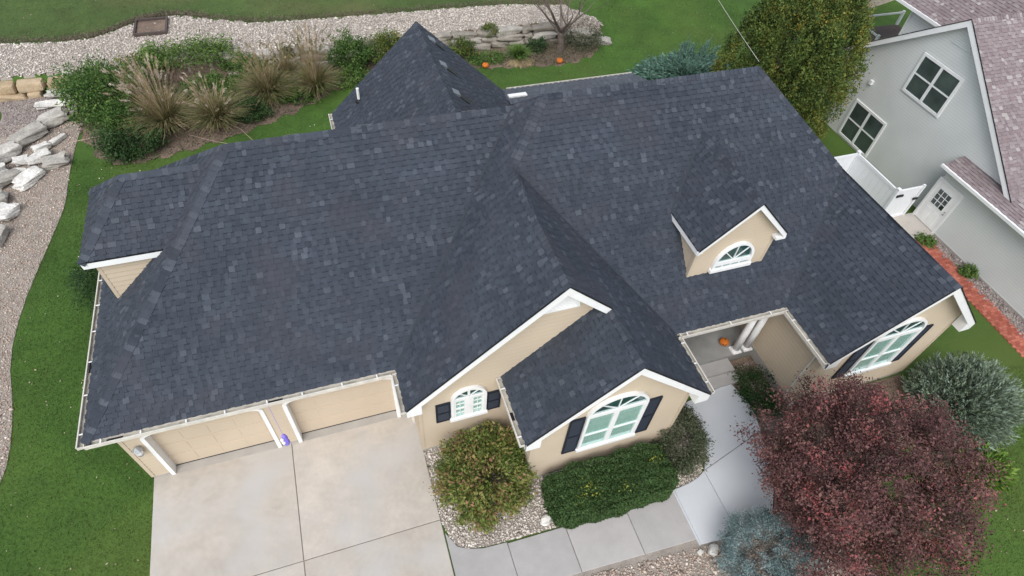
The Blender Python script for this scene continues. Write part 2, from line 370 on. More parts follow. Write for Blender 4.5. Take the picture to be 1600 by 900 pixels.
    pebbles('pebbles', [(-9, 18.6), (-4.9, 18.9), (-4.2, 19.6), (-3.9, 22.4), (-9, 22.4)], 400, .021, M['gravelp'], .034, 8, g4, avoid=[[(-9, 19.0), (-7.2, 19.2), (-6.75, 20.2), (-7.1, 21.2), (-9, 21.4)]])
    sheet('lawn_patch', smooth_poly([(-9, 19.0), (-7.2, 19.2), (-6.75, 20.2), (-7.1, 21.2), (-9, 21.4)], 2), .05, M['grass'])
    ter = [(-12, 22.35), (5, 22.3), (9, 22.4), (21, 22.4), (21.8, 21.3), (22.9, 20.7), (23.6, 21.3), (24.3, 22.6), (24.0, 23.3), (22.5, 24.2), (19.3, 24.85), (15.5, 25.05), (11.7, 25.1), (8, 25.2), (4.7, 25.4), (2.4, 26.3), (.85, 27.0), (-.3, 26.95), (-1.2, 26.7), (-2.2, 25.9), (-3.2, 25.3), (-4.5, 25.2), (-7.4, 25.6), (-12, 25.9)]
    tl = [p for p in ter if p[0] < 21.4] 
    g5 = terrain_sheet('gravel_terrace', ter, .022, M['gravelbase'])
    pebbles('pebbles', ter, 210, .034, M['gravelw'], .874, 9, g5, zfun=lambda x, y: hz(x, y)+.024)
    terrain_sheet('upper_lawn', [(-16, 25.7), (-7.4, 25.5), (-4.5, 25.1), (-3.2, 25.2), (-2.2, 25.8), (-1.2, 26.6), (-.3, 26.85), (.85, 26.9), (2.4, 26.2), (4.7, 25.3), (8, 25.1), (11.7, 25), (15.5, 24.95), (19.3, 24.75), (22.5, 24.1), (24.5, 27), (27, 34), (32, 50), (-16, 50)], .012, M['grass2'], .25)
    bedb = smooth_poly([(-3.8, 19.0), (-2.9, 17.2), (-2.2, 15.9), (-1.2, 15.45), (.2, 15.75), (2.3, 16.3), (4.67, 17.2), (6.6, 18.3), (8.2, 19.5), (9.8, 20.3), (12.5, 20.3), (17.65, 19.6), (20.4, 19.1), (22.2, 19.6), (23.3, 20.4), (23.9, 21.6), (22, 22.4), (8, 22.4), (-3.8, 22.4)], 1)
    terrain_sheet('mulch_bed', bedb, .016, M['mulch'])
    pebbles('chips', bedb, 70, .035, M['scrub'], .022, 10, None, zfun=lambda x, y: hz(x, y)+.022)['kind'] = 'stuff'
    pb = [(18.6, -.74), (20.11, -.74), (20.1, -2.9), (25, -2.95), (25, -4.6), (20, -6.5), (17.3, -6.1), (18.3, -4.6), (18.7, -3), (18.6, -1.6)]
    g6 = sheet('porch_bed', pb, .018, M['mulch'])
    pebbles('pebbles', [(18.75, -.95), (20.1, -.95), (20.1, -6.0), (18.6, -6.0), (18.95, -3), (18.9, -1.6)], 300, .024, M['gravelp'], .02, 11, g6)
build_paving()

# brick path beside the neighbouring house
def build_brick_path():
    p = sheet('brick_path', [(30.05, -9), (30.6, -9), (30.95, 2.6), (30.45, 2.6)], .012, M['found'])
    mb = MB(); rr = random.Random(4)
    y = -9
    while y < 2.5:
        xl = 30.02+.42*(y+9)/11.5; k = int(((y+9)/.105)) % 2
        for i in range(-1, 5):
            x = xl+(i+.5*k)*.205; a, b = max(x, xl-.05), min(x+.197, xl+.86)
            if b-a > .05: mb.box(a, b, y, y+.097, 0, .03+rr.random()*.012, rr.random())
        y += .105
    mb.build('bricks', M['brick'], p, kind='stuff')
    poly = [(30.85, -9), (31.72, -9), (31.72, 2.6), (31.05, 2.6)]
    g = sheet('rock_mulch', poly, .01, M['gravelbase']); pebbles('pebbles', poly, 330, .03, M['gravelp'], .012, 12, g)
build_brick_path()

# ---------------------------------------------------------------- shingled roofs
def shingle_rows(poly, rng, expo=.143, skip=None, wlo=.09, whi=.20):
    """poly: 3D roof plane, first edge's direction is found from the plane. Returns list of (8 pts..., tint)."""
    P = [V(p) for p in poly]
    n = V((0, 0, 0))
    for i in range(len(P)): n += P[i].cross(P[(i+1) % len(P)])
    n.normalize()
    if n.z < 0: n = -n
    u = V((-n.y, n.x, 0)).normalized(); v = n.cross(u)
    if v.z < 0: u, v = -u, -v
    o = min(P, key=lambda p: p.z)
    q = [((p-o).dot(u), (p-o).dot(v)) for p in P]
    vmax = max(b for a, b in q)
    def span(vv):
        xs = []
        for i in range(len(q)):
            (a0, b0), (a1, b1) = q[i], q[(i+1) % len(q)]
            if (b0 <= vv) != (b1 <= vv): xs.append(a0+(a1-a0)*(vv-b0)/(b1-b0))
        return (min(xs), max(xs)) if xs else None
    out = []; v0 = -.02; row = 0
    while v0 < vmax-.01:
        v1 = min(v0+expo, vmax-.002)
        s0, s1 = span(max(v0, .001)), span(v1-.001)
        if s0 and s1:
            x = min(s0[0], s1[0])-rng.random()*.2; xe = max(s0[1], s1[1]); tooth = rng.random() < .5; shift = 0; nextshift = x; pb = .12
            while x < xe:
                if x >= nextshift: shift = rng.uniform(-.09, .09); pb = rng.choice((.03, .08, .08, .3)); nextshift = x+rng.uniform(.5, 1.0)
                w = rng.uniform(wlo, whi)*(1 if tooth else .85)
                a0, b0 = max(x, s0[0]), min(x+w, s0[1]); a1, b1 = max(x, s1[0]), min(x+w, s1[1])
                if b0-a0 > .004 or b1-a1 > .004:
                    a0, b0 = (a0, b0) if b0 >= a0 else ((a0+b0)/2,)*2
                    a1, b1 = (a1, b1) if b1 >= a1 else ((a1+b1)/2,)*2
                    c = o+u*((a0+b0+a1+b1)/4)+v*((v0+v1)/2)
                    if not (skip and skip(c)):
                        h = rng.uniform(.020, .027) if tooth else rng.uniform(.007, .010)
                        t = (rng.uniform(.68, 1) if rng.random() < pb else rng.uniform(.30, .62)) if tooth else rng.uniform(.28, .54)
                        vb = v0-(.012 if tooth else 0)+rng.uniform(-.003, .003)
                        Bq = [o+u*a0+v*vb, o+u*b0+v*vb]; T = [o+u*b1+v*v1, o+u*a1+v*v1]
                        out.append((Bq[0]+n*h, Bq[1]+n*h, T[0]+n*.003, T[1]+n*.003, Bq[0], Bq[1], n, min(1, max(0, t+shift)), (b0-a0+b1-a1)/2, not tooth))
                x += w; tooth = not tooth
        v0 += expo; row += 1
    return out
def add_shingle(mb, s):
    b0, b1, t1, t0, c0, c1, n, t, w, gap_ = s
    if gap_:                                  # the printed shadow band along the top of the lower layer
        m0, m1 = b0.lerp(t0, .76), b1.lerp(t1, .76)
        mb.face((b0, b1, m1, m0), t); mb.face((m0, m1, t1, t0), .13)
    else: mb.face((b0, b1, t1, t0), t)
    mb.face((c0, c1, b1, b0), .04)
    mb.face((c0, b0, t0), t); mb.face((b1, c1, t1), t)
def cap_line(P, Q, d1, d2, rng, out, wid=.17, expo=.145):
    """ridge/hip caps from low P to high Q; d1,d2 unit directions lying in the two roof planes, perpendicular to PQ, pointing down."""
    P, Q, d1, d2 = V(P), V(Q), V(d1), V(d2); L = (Q-P).length; a = (Q-P)/L
    up = -(d1+d2).normalized() if (d1+d2).length > 1e-3 else V((0, 0, 1))
    if up.z < 0: up = -up
    tb = .4; x = -.03; kk = rng.randrange(5)
    while x < L-.03:
        x2 = min(x+expo, L)
        wj = wid*rng.uniform(.94, 1.05)
        if rng.random() < .3: tb = rng.uniform(.2, .8)
        t = rng.uniform(.9, 1) if (kk % 5 == 2 or rng.random() < .1) else tb+rng.uniform(-.05, .05)
        hb, ht = up*.034, up*.016
        out.append((P+a*(x-.01)+hb, P+a*x2+ht, d1*wj, d2*wj, up, t)); x = x2; kk += 1
def add_cap(mb, c):
    A, B, d1, d2, up, t = c
    for d, fl in ((d1, 0), (d2, 1)):
        q = [A, B, B+d, A+d]
        mb.face(q if fl else q[::-1], t)
        e = [A, A+d, A+d-up*.02, A-up*.02]; mb.face(e if fl else e[::-1], t*.8)
        e = [A+d, B+d, B+d-up*.014, A+d-up*.02]; mb.face(e if fl else e[::-1], t*.8)
def perp_down(P, Q, other):
    """unit vector in the plane of P,Q,other, perpendicular to PQ, pointing to other's side"""
    P, Q, o = V(P), V(Q), V(other); a = (Q-P).normalized(); d = o-P; d -= a*d.dot(a); return d.normalized()
def place_roof(root, faces, caps, m, seed, nmax=300, skip=None, deckname='roof', wlo=.09, whi=.20, expo=.143, hidden=()):
    rng = random.Random(seed)
    dk = MB()
    for poly in faces:
        P = [V(p) for p in poly]; n = V((0, 0, 0))
        for i in range(len(P)): n += P[i].cross(P[(i+1) % len(P)])
        n.normalize(); n = n if n.z > 0 else -n
        dk.prism([p-n*.002 for p in P], -n*.05)
    deck = dk.build(deckname, M['deck'], root)
    sh = []
    for i, poly in enumerate(faces):
        for s in shingle_rows(poly, rng, expo, skip, wlo, whi):
            c = (s[0]+s[2])/2; d = CAM-c; L = d.length
            sz = 0 if i in hidden else s[8]*max(0, s[6].dot(d)/L)/L**2
            sh.append((sz, s))
    sh.sort(key=lambda a: -a[0])
    for sz, s in sh[:nmax]:
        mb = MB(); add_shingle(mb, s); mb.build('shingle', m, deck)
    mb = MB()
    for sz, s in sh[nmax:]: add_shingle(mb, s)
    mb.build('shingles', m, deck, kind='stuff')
    cl = []
    for P, Q, o1, o2 in caps:
        cap_line(P, Q, perp_down(P, Q, o1), perp_down(P, Q, o2), rng, cl)
    cl = sorted(cl, key=lambda c: (c[0]-CAM).length)
    for c in cl[:280]:
        mb = MB(); add_cap(mb, c); mb.build('ridge_cap', m, deck)
    if cl[280:]:
        mb = MB()
        for c in cl[280:]: add_cap(mb, c)
        mb.build('ridge_caps', m, deck, kind='stuff')
    return deck

# ---------------------------------------------------------------- house dimensions
ZE = 3.4375; m_ = .947; mA = .912; mL = .959
YA, XA = 4.879, 4.637; ZA = ZE+mA*YA
XG0, XE, XG1 = 7.677, 15.809, 11.743; ZG1 = ZE+m_*(XG1-XG0); YG1 = -1.373
X20, YG2 = 10.401, -3.164; XG2 = (X20+XE)/2; ZG2 = ZE+m_*(XG2-X20)
YB, YRB = -1.055, 4.302; ZB = ZE+m_*(YRB-YB)
XD0, XD1, YD = 19.772, 25.353, -3.252; XDM = (XD0+XD1)/2; ZD = ZE+m_*(XDM-XD0)
XBL, XBR = XG0+(ZB-ZE)/m_, XD1-(ZB-ZE)/m_
YJ, YJD = YB+(ZG1-ZE)/m_, YB+(ZD-ZE)/m_
OV = .356
W1Y, W2Y, W3Y = YG1+OV, YG2+OV, YD+OV
def zA_front(y): return ZE+mA*y
house = thing('main_house', 'beige house with dark slate shingle roof and white trimmed gables', 'house')

def build_roof():
    xv = XG0+mA*YA/m_                                    # left end of the valley between garage roof and front gable
    yb = 2*YRB-YB
    A_front = [(0, 0, ZE), (XG0, 0, ZE), (xv, YA, ZA), (XA, YA, ZA)]
    A_left = [(0, 0, ZE), (XA, YA, ZA), (0, 2*YA, ZE)]
    A_back = [(0, 2*YA, ZE), (XA, YA, ZA), (12.4, YA, ZA), (12.4, 2*YA, ZE)]
    G1_left = [(XG0, YG1, ZE), (XG0, 0, ZE), (xv, YA, ZA), (xv, YRB+(XBL-xv), ZA), (XBL, YRB, ZB), (XG1, YJ, ZG1), (XG1, YG1, ZG1)]
    G_right = [(XE, YG2, ZE), (XE, YB, ZE), (XG1, YJ, ZG1), (XG1, YG1, ZG1), (XG2, YG1, ZG2), (XG2, YG2, ZG2)]
    G2_left = [(X20, YG2, ZE), (X20, W1Y, ZE), (XG2, W1Y, ZG2), (XG2, YG2, ZG2)]
    B_front = [(XE, YB, ZE), (XD0, YB, ZE), (XDM, YJD, ZD), (XBR, YRB, ZB), (XBL, YRB, ZB), (XG1, YJ, ZG1)]
    D_left = [(XD0, YD, ZE), (XD0, YB, ZE), (XDM, YJD, ZD), (XDM, YD, ZD)]
    D_right = [(XD1, YD, ZE), (XD1, yb, ZE), (XBR, YRB, ZB), (XDM, YJD, ZD), (XDM, YD, ZD)]
    B_back = [(XD1, yb, ZE), (XBR, YRB, ZB), (XBL, YRB, ZB), (7.9, yb, ZE)]
    XC, XCL, XCR, YC, ZC0 = 11.119, 7.564, 14.674, 12.332, 3.43; ZC = ZC0+m_*(XC-XCL)
    yc = YA+(ZA-ZC)/mA
    C_left = [(XCL, YC, ZC0), (XCL, 2*YA, ZC0), (XC, yc, ZC), (XC, YC, ZC)]
    C_right = [(XCR, YC, ZC0), (XCR, yb, ZC0), (XC, yc, ZC), (XC, YC, ZC)]
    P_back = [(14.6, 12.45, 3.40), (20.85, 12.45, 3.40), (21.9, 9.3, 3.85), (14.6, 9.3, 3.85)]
    # left dormer
    fx0, fy0, fy1, fz, fzr, fxr = .627, 3.598, 6.46, 5.911, 7.292, 1.984; fm = (fy0+fy1)/2
    xe_, xr_ = (fz-ZE)/mL, (fzr-ZE)/mL
    F_front = [(fx0, fy0, fz), (xe_+.12, fy0, fz), (xr_, fm, fzr), (fxr, fm, fzr)]
    F_left = [(fx0, fy0, fz), (fxr, fm, fzr), (fx0, fy1, fz)]
    F_back = [(fx0, fy1, fz), (fxr, fm, fzr), (xr_, fm, fzr), (xe_, fy1, fz)]
    # arched-window dormer
    ex, ew, ey, ez, em = 17.776, 1.458, -.117, 5.91, 1.006; er = ez+em*ew
    ye, yr = YB+(ez-ZE)/m_, YB+(er-ZE)/m_
    E_left = [(ex-ew, ey, ez), (ex, ey, er), (ex, yr, er), (ex-ew, ye, ez)]
    E_right = [(ex+ew, ey, ez), (ex, ey, er), (ex, yr, er), (ex+ew, ye, ez)]
    faces = [A_front, A_left, G1_left, G_right, G2_left, B_front, D_left, D_right, E_left, E_right, F_front, F_left, C_left, C_right, A_back, B_back, F_back]
    def skip(c):
        if 16.6 < c.x < 18.95 and .2 < c.y < 2.6 and c.z < ZE+m_*(c.y-YB)+.05 and c.z > ZE+m_*(c.y-YB)-.03 and (c.y < 1.2 or abs(c.x-ex) < 1.2-(c.y-1.2)*.9): return True
        if 1.1 < c.x < 3.4 and c.y-3.95 > max(0, c.x-2.45) and 6.15-c.y > max(0, c.x-2.45) and abs(c.z-ZE-mL*c.x) < .03: return True
        return False
    caps = [((0, 0, ZE), (XA, YA, ZA), (XA, 0, ZE), (0, YA, ZE)),
            ((0, 2*YA, ZE), (XA, YA, ZA), (XA, 2*YA, ZE), (0, YA, ZE)),
            ((XA, YA, ZA), (xv, YA, ZA), (XA, 0, ZE), (XA, 2*YA, ZE)),
            ((XG1, YG1, ZG1), (XG1, YJ, ZG1), (XG0, YG1, ZE), (XE, YG1, ZE)),
            ((XG1, YJ, ZG1), (XBL, YRB, ZB), (XG0, 3, ZE), (14, YB, ZE)),
            ((XBL, YRB, ZB), (XBR, YRB, ZB), (16, YB, ZE), (16, yb, ZE)),
            ((XDM, YJD, ZD), (XBR, YRB, ZB), (20, YB, ZE), (XD1, 2, ZE)),
            ((XDM, YD, ZD), (XDM, YJD, ZD), (XD0, YD, ZE), (XD1, YD, ZE)),
            ((XG2, YG2, ZG2), (XG2, YG1, ZG2), (X20, YG2, ZE), (XE, YG2, ZE)),
            ((XC, yc, ZC), (XC, YC, ZC), (XCL, YC, ZC0), (XCR, YC, ZC0)),
            ((ex, ey, er), (ex, yr, er), (ex-ew, ey, ez), (ex+ew, ey, ez)),
            ((fx0, fy0, fz), (fxr, fm, fzr), (fxr, fy0, fz), (fx0, fm, fz)),
            ((fx0, fy1, fz), (fxr, fm, fzr), (fxr, fy1, fz), (fx0, fm, fz)),
            ((fxr, fm, fzr), (xr_, fm, fzr), (fxr, fy0, fz), (fxr, fy1, fz))]
    place_roof(house, faces, caps, M['shingle'], 11, 300, skip, hidden=(14, 15, 16))
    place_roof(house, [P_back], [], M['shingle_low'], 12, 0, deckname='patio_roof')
    for P, Q, d in (((XG0, 0, ZE), (xv, YA, ZA), (-.02, .02)), ((XE, YB, ZE), (XG1, YJ, ZG1), (.02, .02)), ((XD0, YB, ZE), (XDM, YJD, ZD), (-.02, .02)),
                    ((ex-ew, ye, ez), (ex, yr, er), (-.02, .02)), ((ex+ew, ye, ez), (ex, yr, er), (.02, .02))):
        P, Q = V(P), V(Q); a = (Q-P).normalized(); sd = a.cross(V((0, 0, 1))).normalized(); mb = MB()
        mb.obox(P-sd*.03+V((0, 0, .012)), a*((Q-P).length-.15), sd*.06, V((0, 0, .034)), .0); mb.build('valley_trim', M['valley'], house)
    # three slant-back vents on the rear wing, pipe, and the small white flashing
    for y in (11.58, 9.84, 8.06):
        x0 = 11.40; z0 = ZC0+m_*(XCR-x0); s = V((1, 0, -m_)).normalized(); n = V((m_, 0, 1)).normalized()
        p = V((x0, y-.15, z0)); e = V((0, .3, 0)); mb = MB()
        mb.prism([p+n*.03, p+e+n*.03, p+e+s*.26+n*.08, p+s*.26+n*.08], -n*.02)
        for q in (0, .28): mb.prism([p+V((0, q, 0))+n*.02, p+V((0, q, 0))+s*.26+n*.07, p+V((0, q, 0))+s*.29], (0, .02, 0))
        v = mb.build('roof_vent', M['ventgrey'], house)
        m2 = MB(); m2.obox(p+s*.24+V((0, .022, 0))+n*.01, (0, .256, 0), n*.05, s*.012); m2.prism([p+s*.27+n*.04, p+e+s*.27+n*.04, p+e+s*.75+n*.04, p+s*.75+n*.04], -n*.015); m2.build('vent_opening', M['black'], v)
    mb = MB(); mb.tube([(8.60, 11.45, ZC0+m_*1.05-.1), (8.60, 11.45, ZC0+m_*1.05+.5)], .055, 10)
    v = mb.build('vent_pipe', M['white'], house); m2 = MB(); m2.lathe((8.60, 11.45, ZC0+m_*1.05-.06), [(.15, 0), (.14, .06), (.06, .12)], 12); m2.build('pipe_boot', M['black'], v)
    mb = MB(); mb.obox((14.70, 11.62, 3.53), (.80, .0, .0), (0, .24, -.03), (0, 0, .07)); mb.build('roof_flashing', M['white'], house)
    # ridge nails strips: small metal bits along the ridge seen behind the garage roof
    for x in (6.1, 8.0, 10.9):
        mb = MB(); mb.obox((x, YA+.12, ZA-.06), (.4, 0, 0), (0, .07, -.06), (0, 0, .02)); mb.build('ridge_clip', M['metal'], house)
    return dict(E=(ex, ew, ey, ez, em, er), F=(fx0, fy0, fy1, fz, fzr, fxr))
DM = build_roof()

# ---------------------------------------------------------------- walls with lapped boards
def siding(name, o, u, poly, m, parent, step=.17, holes=(), lap=.016, kind=None):
    """wall of lapped boards. o: 3D origin, u: unit horizontal; poly in (s,z); holes: list of functions z->(a,b) or None. The outside is u x z... to the right-hand side."""
    o = V(o); u = V(u); n = u.cross(V((0, 0, 1)))
    def spans(z):
        xs = []
        for i in range(len(poly)):
            (a0, b0), (a1, b1) = poly[i], poly[(i+1) % len(poly)]
            if (b0 <= z) != (b1 <= z): xs.append(a0+(a1-a0)*(z-b0)/(b1-b0))
        xs.sort(); sp = [(xs[i], xs[i+1]) for i in range(0, len(xs)-1, 2)]
        for h in holes:
            r = h(z)
            if not r: continue
            ns = []
            for a, b in sp:
                if r[1] <= a or r[0] >= b: ns.append((a, b)); continue
                if r[0] > a: ns.append((a, r[0]))
                if r[1] < b: ns.append((r[1], b))
            sp = ns
        return sp
    zlo = min(b for a, b in poly); zhi = max(b for a, b in poly)
    mb = MB(); z = zlo; i = 0
    P = lambda s, zz, d: o+u*s+V((0, 0, zz))+n*d
    while z < zhi-.004:
        z1 = min(z+step, zhi); s0, s1 = spans(z+.001), spans(z1-.001); 
        if len(s0) != len(s1): s0 = s1 = spans((z+z1)/2)
        for (a, b), (c, d) in zip(s0, s1):
            k = .84; zm = z+(z1-z)*k; am, bm = a+(c-a)*k, b+(d-b)*k; dm = lap+(.001-lap)*k
            mb.face((P(a, z, lap), P(b, z, lap), P(bm, zm, dm), P(am, zm, dm)), 1)
            mb.face((P(am, zm, dm), P(bm, zm, dm), P(d, z1, .001), P(c, z1, .001)), 0)  # top strip darker: shade below the next lap painted into the board
            mb.face((P(a, z, 0), P(b, z, 0), P(b, z, lap), P(a, z, lap)), .5)
        z = z1; i += 1
    return mb.build(name, m, parent, kind=kind)
def vboard(name, x, y, w, d, z0, z1, m, parent):
    mb = MB(); mb.box(x, x+w, y, y+d, z0, z1); return mb.build(name, m, parent)
ZS = ZE-.2
def arch_hole(x0, x1, zs, rise):
    cx, hw = (x0+x1)/2, (x1-x0)/2
    def f(z):
        if z < zs: return (x0, x1)
        if z < zs+rise:
            k = math.sqrt(max(0, 1-((z-zs)/rise)**2)); return (cx-hw*k, cx+hw*k)
        return None
    return f
DOORS = [(.95, 3.84), (4.56, 7.50)]
DZ, DR = 2.36, .26
def build_walls():
    gw = .364
    siding('wall', (gw, gw, 0), (1, 0, 0), [(0, .2), (XG0+OV-gw, .2), (XG0+OV-gw, ZS+.1), (0, ZS+.1)], M['siding'], house, holes=[arch_hole(a-gw, b-gw, DZ, DR) for a, b in DOORS])
    siding('wall', (gw, 9.4, 0), (0, -1, 0), [(0, .2), (9.4-gw, .2), (9.4-gw, ZS+.1), (0, ZS+.1)], M['siding'], house)
    siding('wall', (XG0+OV, gw, 0), (0, -1, 0), [(0, .2), (gw-W1Y, .2), (gw-W1Y, ZS+.1), (0, ZS+.1)], M['siding'], house)
    def gable(x0, xe, y, xm, zm, nm='wall'):
        k = m_*.0
        return siding(nm, (x0, y, 0), (1, 0, 0), [(0, .2), (xe-x0, .2), (xe-x0, ZE+m_*OV-.13), (xm-x0, zm-.13), (0, ZE+m_*OV-.13)], M['siding'], house)
    gable(XG0+OV, XE-OV, W1Y, XG1, ZG1); gable(X20+OV, XE-OV, W2Y, XG2, ZG2); gable(XD0+OV, XD1-OV, W3Y, XDM, ZD)
    siding('wall', (X20+OV, W1Y, 0), (0, -1, 0), [(0, .2), (W1Y-W2Y, .2), (W1Y-W2Y, ZS+.1), (0, ZS+.1)], M['siding'], house)
    siding('wall', (XE-OV, W2Y, 0), (0, 1, 0), [(0, .2), (2.2-W2Y, .2), (2.2-W2Y, ZS+.1), (0, ZS+.1)], M['siding'], house)
    siding('wall', (XE-OV, 2.2, 0), (1, 0, 0), [(0, .4), (XD0-XE+2*OV, .4), (XD0-XE+2*OV, ZS+.1), (0, ZS+.1)], M['siding'], house)
    siding('wall', (XD0+OV, 2.2, 0), (0, -1, 0), [(0, .42), (2.2-W3Y, .42), (2.2-W3Y, ZS+.1), (0, ZS+.1)], M['siding'], house)
    siding('wall', (XD1-OV, W3Y, 0), (0, 1, 0), [(0, .2), (9.3-W3Y, .2), (9.3-W3Y, ZS+.1), (0, ZS+.1)], M['siding'], house)
    siding('wall', (XD1-OV, 9.3, 0), (-1, 0, 0), [(0, .2), (25, .2), (25, ZS+.1), (0, ZS+.1)], M['siding'], house)
    siding('wall', (7.92, 12, 0), (0, -1, 0), [(0, .2), (2.7, .2), (2.7, ZS+.1), (0, ZS+.1)], M['siding'], house)
    siding('wall', (14.3, 9.3, 0), (0, 1, 0), [(0, .2), (2.7, .2), (2.7, ZS+.1), (0, ZS+.1)], M['siding'], house)
    siding('wall', (14.3, 12, 0), (-1, 0, 0), [(0, .2), (6.4, .2), (6.4, ZE+.1), (3.2, 6.5), (0, ZE+.1)], M['siding'], house)
    # corner boards (same colour, proud of the siding)
    for x, y in ((gw-.02, gw-.025), (XG0+OV-.025, W1Y-.025), (X20+OV-.025, W2Y-.025), (XE-OV-.075, W2Y-.025), (XD0+OV-.025, W3Y-.025), (XD1-OV-.075, W3Y-.025)):
        mb = MB(); mb.box(x, x+.10, y, y+.10, .2, ZS); mb.build('corner_board', M['siding'], house)
    # foundation strip
    mb = MB()
    for x0, x1, y0, y1 in ((gw+.01, .93, gw+.01, gw+.2), (3.86, 4.54, gw+.01, gw+.2), (7.52, XG0+OV, gw+.01, gw+.2), (gw+.01, gw+.2, gw+.2, 9.3),
                           (XG0+OV+.01, XG0+OV+.2, W1Y+.2, gw), (XG0+OV+.01, X20+OV, W1Y+.01, W1Y+.2), (X20+OV+.01, X20+OV+.2, W2Y+.2, W1Y), (X20+OV+.01, XE-OV-.01, W2Y+.01, W2Y+.2),
                           (XE-OV-.2, XE-OV-.01, W2Y+.2, 2), (XD0+OV+.2, XD1-OV-.01, W3Y+.01, W3Y+.2), (XD1-OV-.2, XD1-OV-.01, W3Y+.2, 9.2)):
        mb = MB(); mb.box(x0, x1, y0, y1, -.1, .215); mb.build('foundation', M['found'], house)
    mb = MB(); mb.box(XD0+OV-.02, XD0+OV+.2, W3Y-.02, 2.2, -.1, .44); mb.build('foundation', M['found'], house)
    # dormer walls
    ex, ew, ey, ez, em, er = DM['E']; y0 = .1; hw = 1.27
    zb = ZE+m_*(y0-YB)-.03
    siding('dormer_wall', (ex-hw, y0, 0), (1, 0, 0), [(0, zb), (2*hw, zb), (2*hw, er-em*hw-.1), (hw, er-.1), (0, er-em*hw-.1)], M['siding'], house, step=.13)
    for s in (-1, 1):
        x = ex+s*hw; L = 1.5
        if s < 0: siding('dormer_wall', (x, y0+L, 0), (0, -1, 0), [(L, zb), (L, ez+.1), (0, ez+.1), (0, zb+m_*L)], M['siding'], house, step=.13)
        else: siding('dormer_wall', (x, y0, 0), (0, 1, 0), [(0, zb), (L, zb+m_*L), (L, ez+.1), (0, ez+.1)], M['siding'], house, step=.13)
        mb = MB(); mb.box(x-.045, x+.045, y0-.02, y0+.07, zb+.02, ez+.02); mb.build('corner_board', M['siding'], house)
    fx0, fy0, fy1, fz, fzr, fxr = DM['F']; xw, yw = fx0+.236, fy0+.13
    z0 = ZE+mL*xw-.03
    siding('dormer_wall', (xw, yw, 0), (1, 0, 0), [(0, z0), (0, fz+.1), ((fz+.1-z0)/mL, fz+.1)], M['siding'], house, step=.17)
    siding('dormer_wall', (xw, fy1-.2, 0), (0, -1, 0), [(0, z0), (fy1-.2-yw, z0), (fy1-.2-yw, fz), (0, fz)], M['siding'], house, step=.17)
    mb = MB(); mb.box(xw-.03, xw+.06, yw-.02, yw+.06, z0+.06, fz); mb.build('corner_board', M['siding'], house)
build_walls()

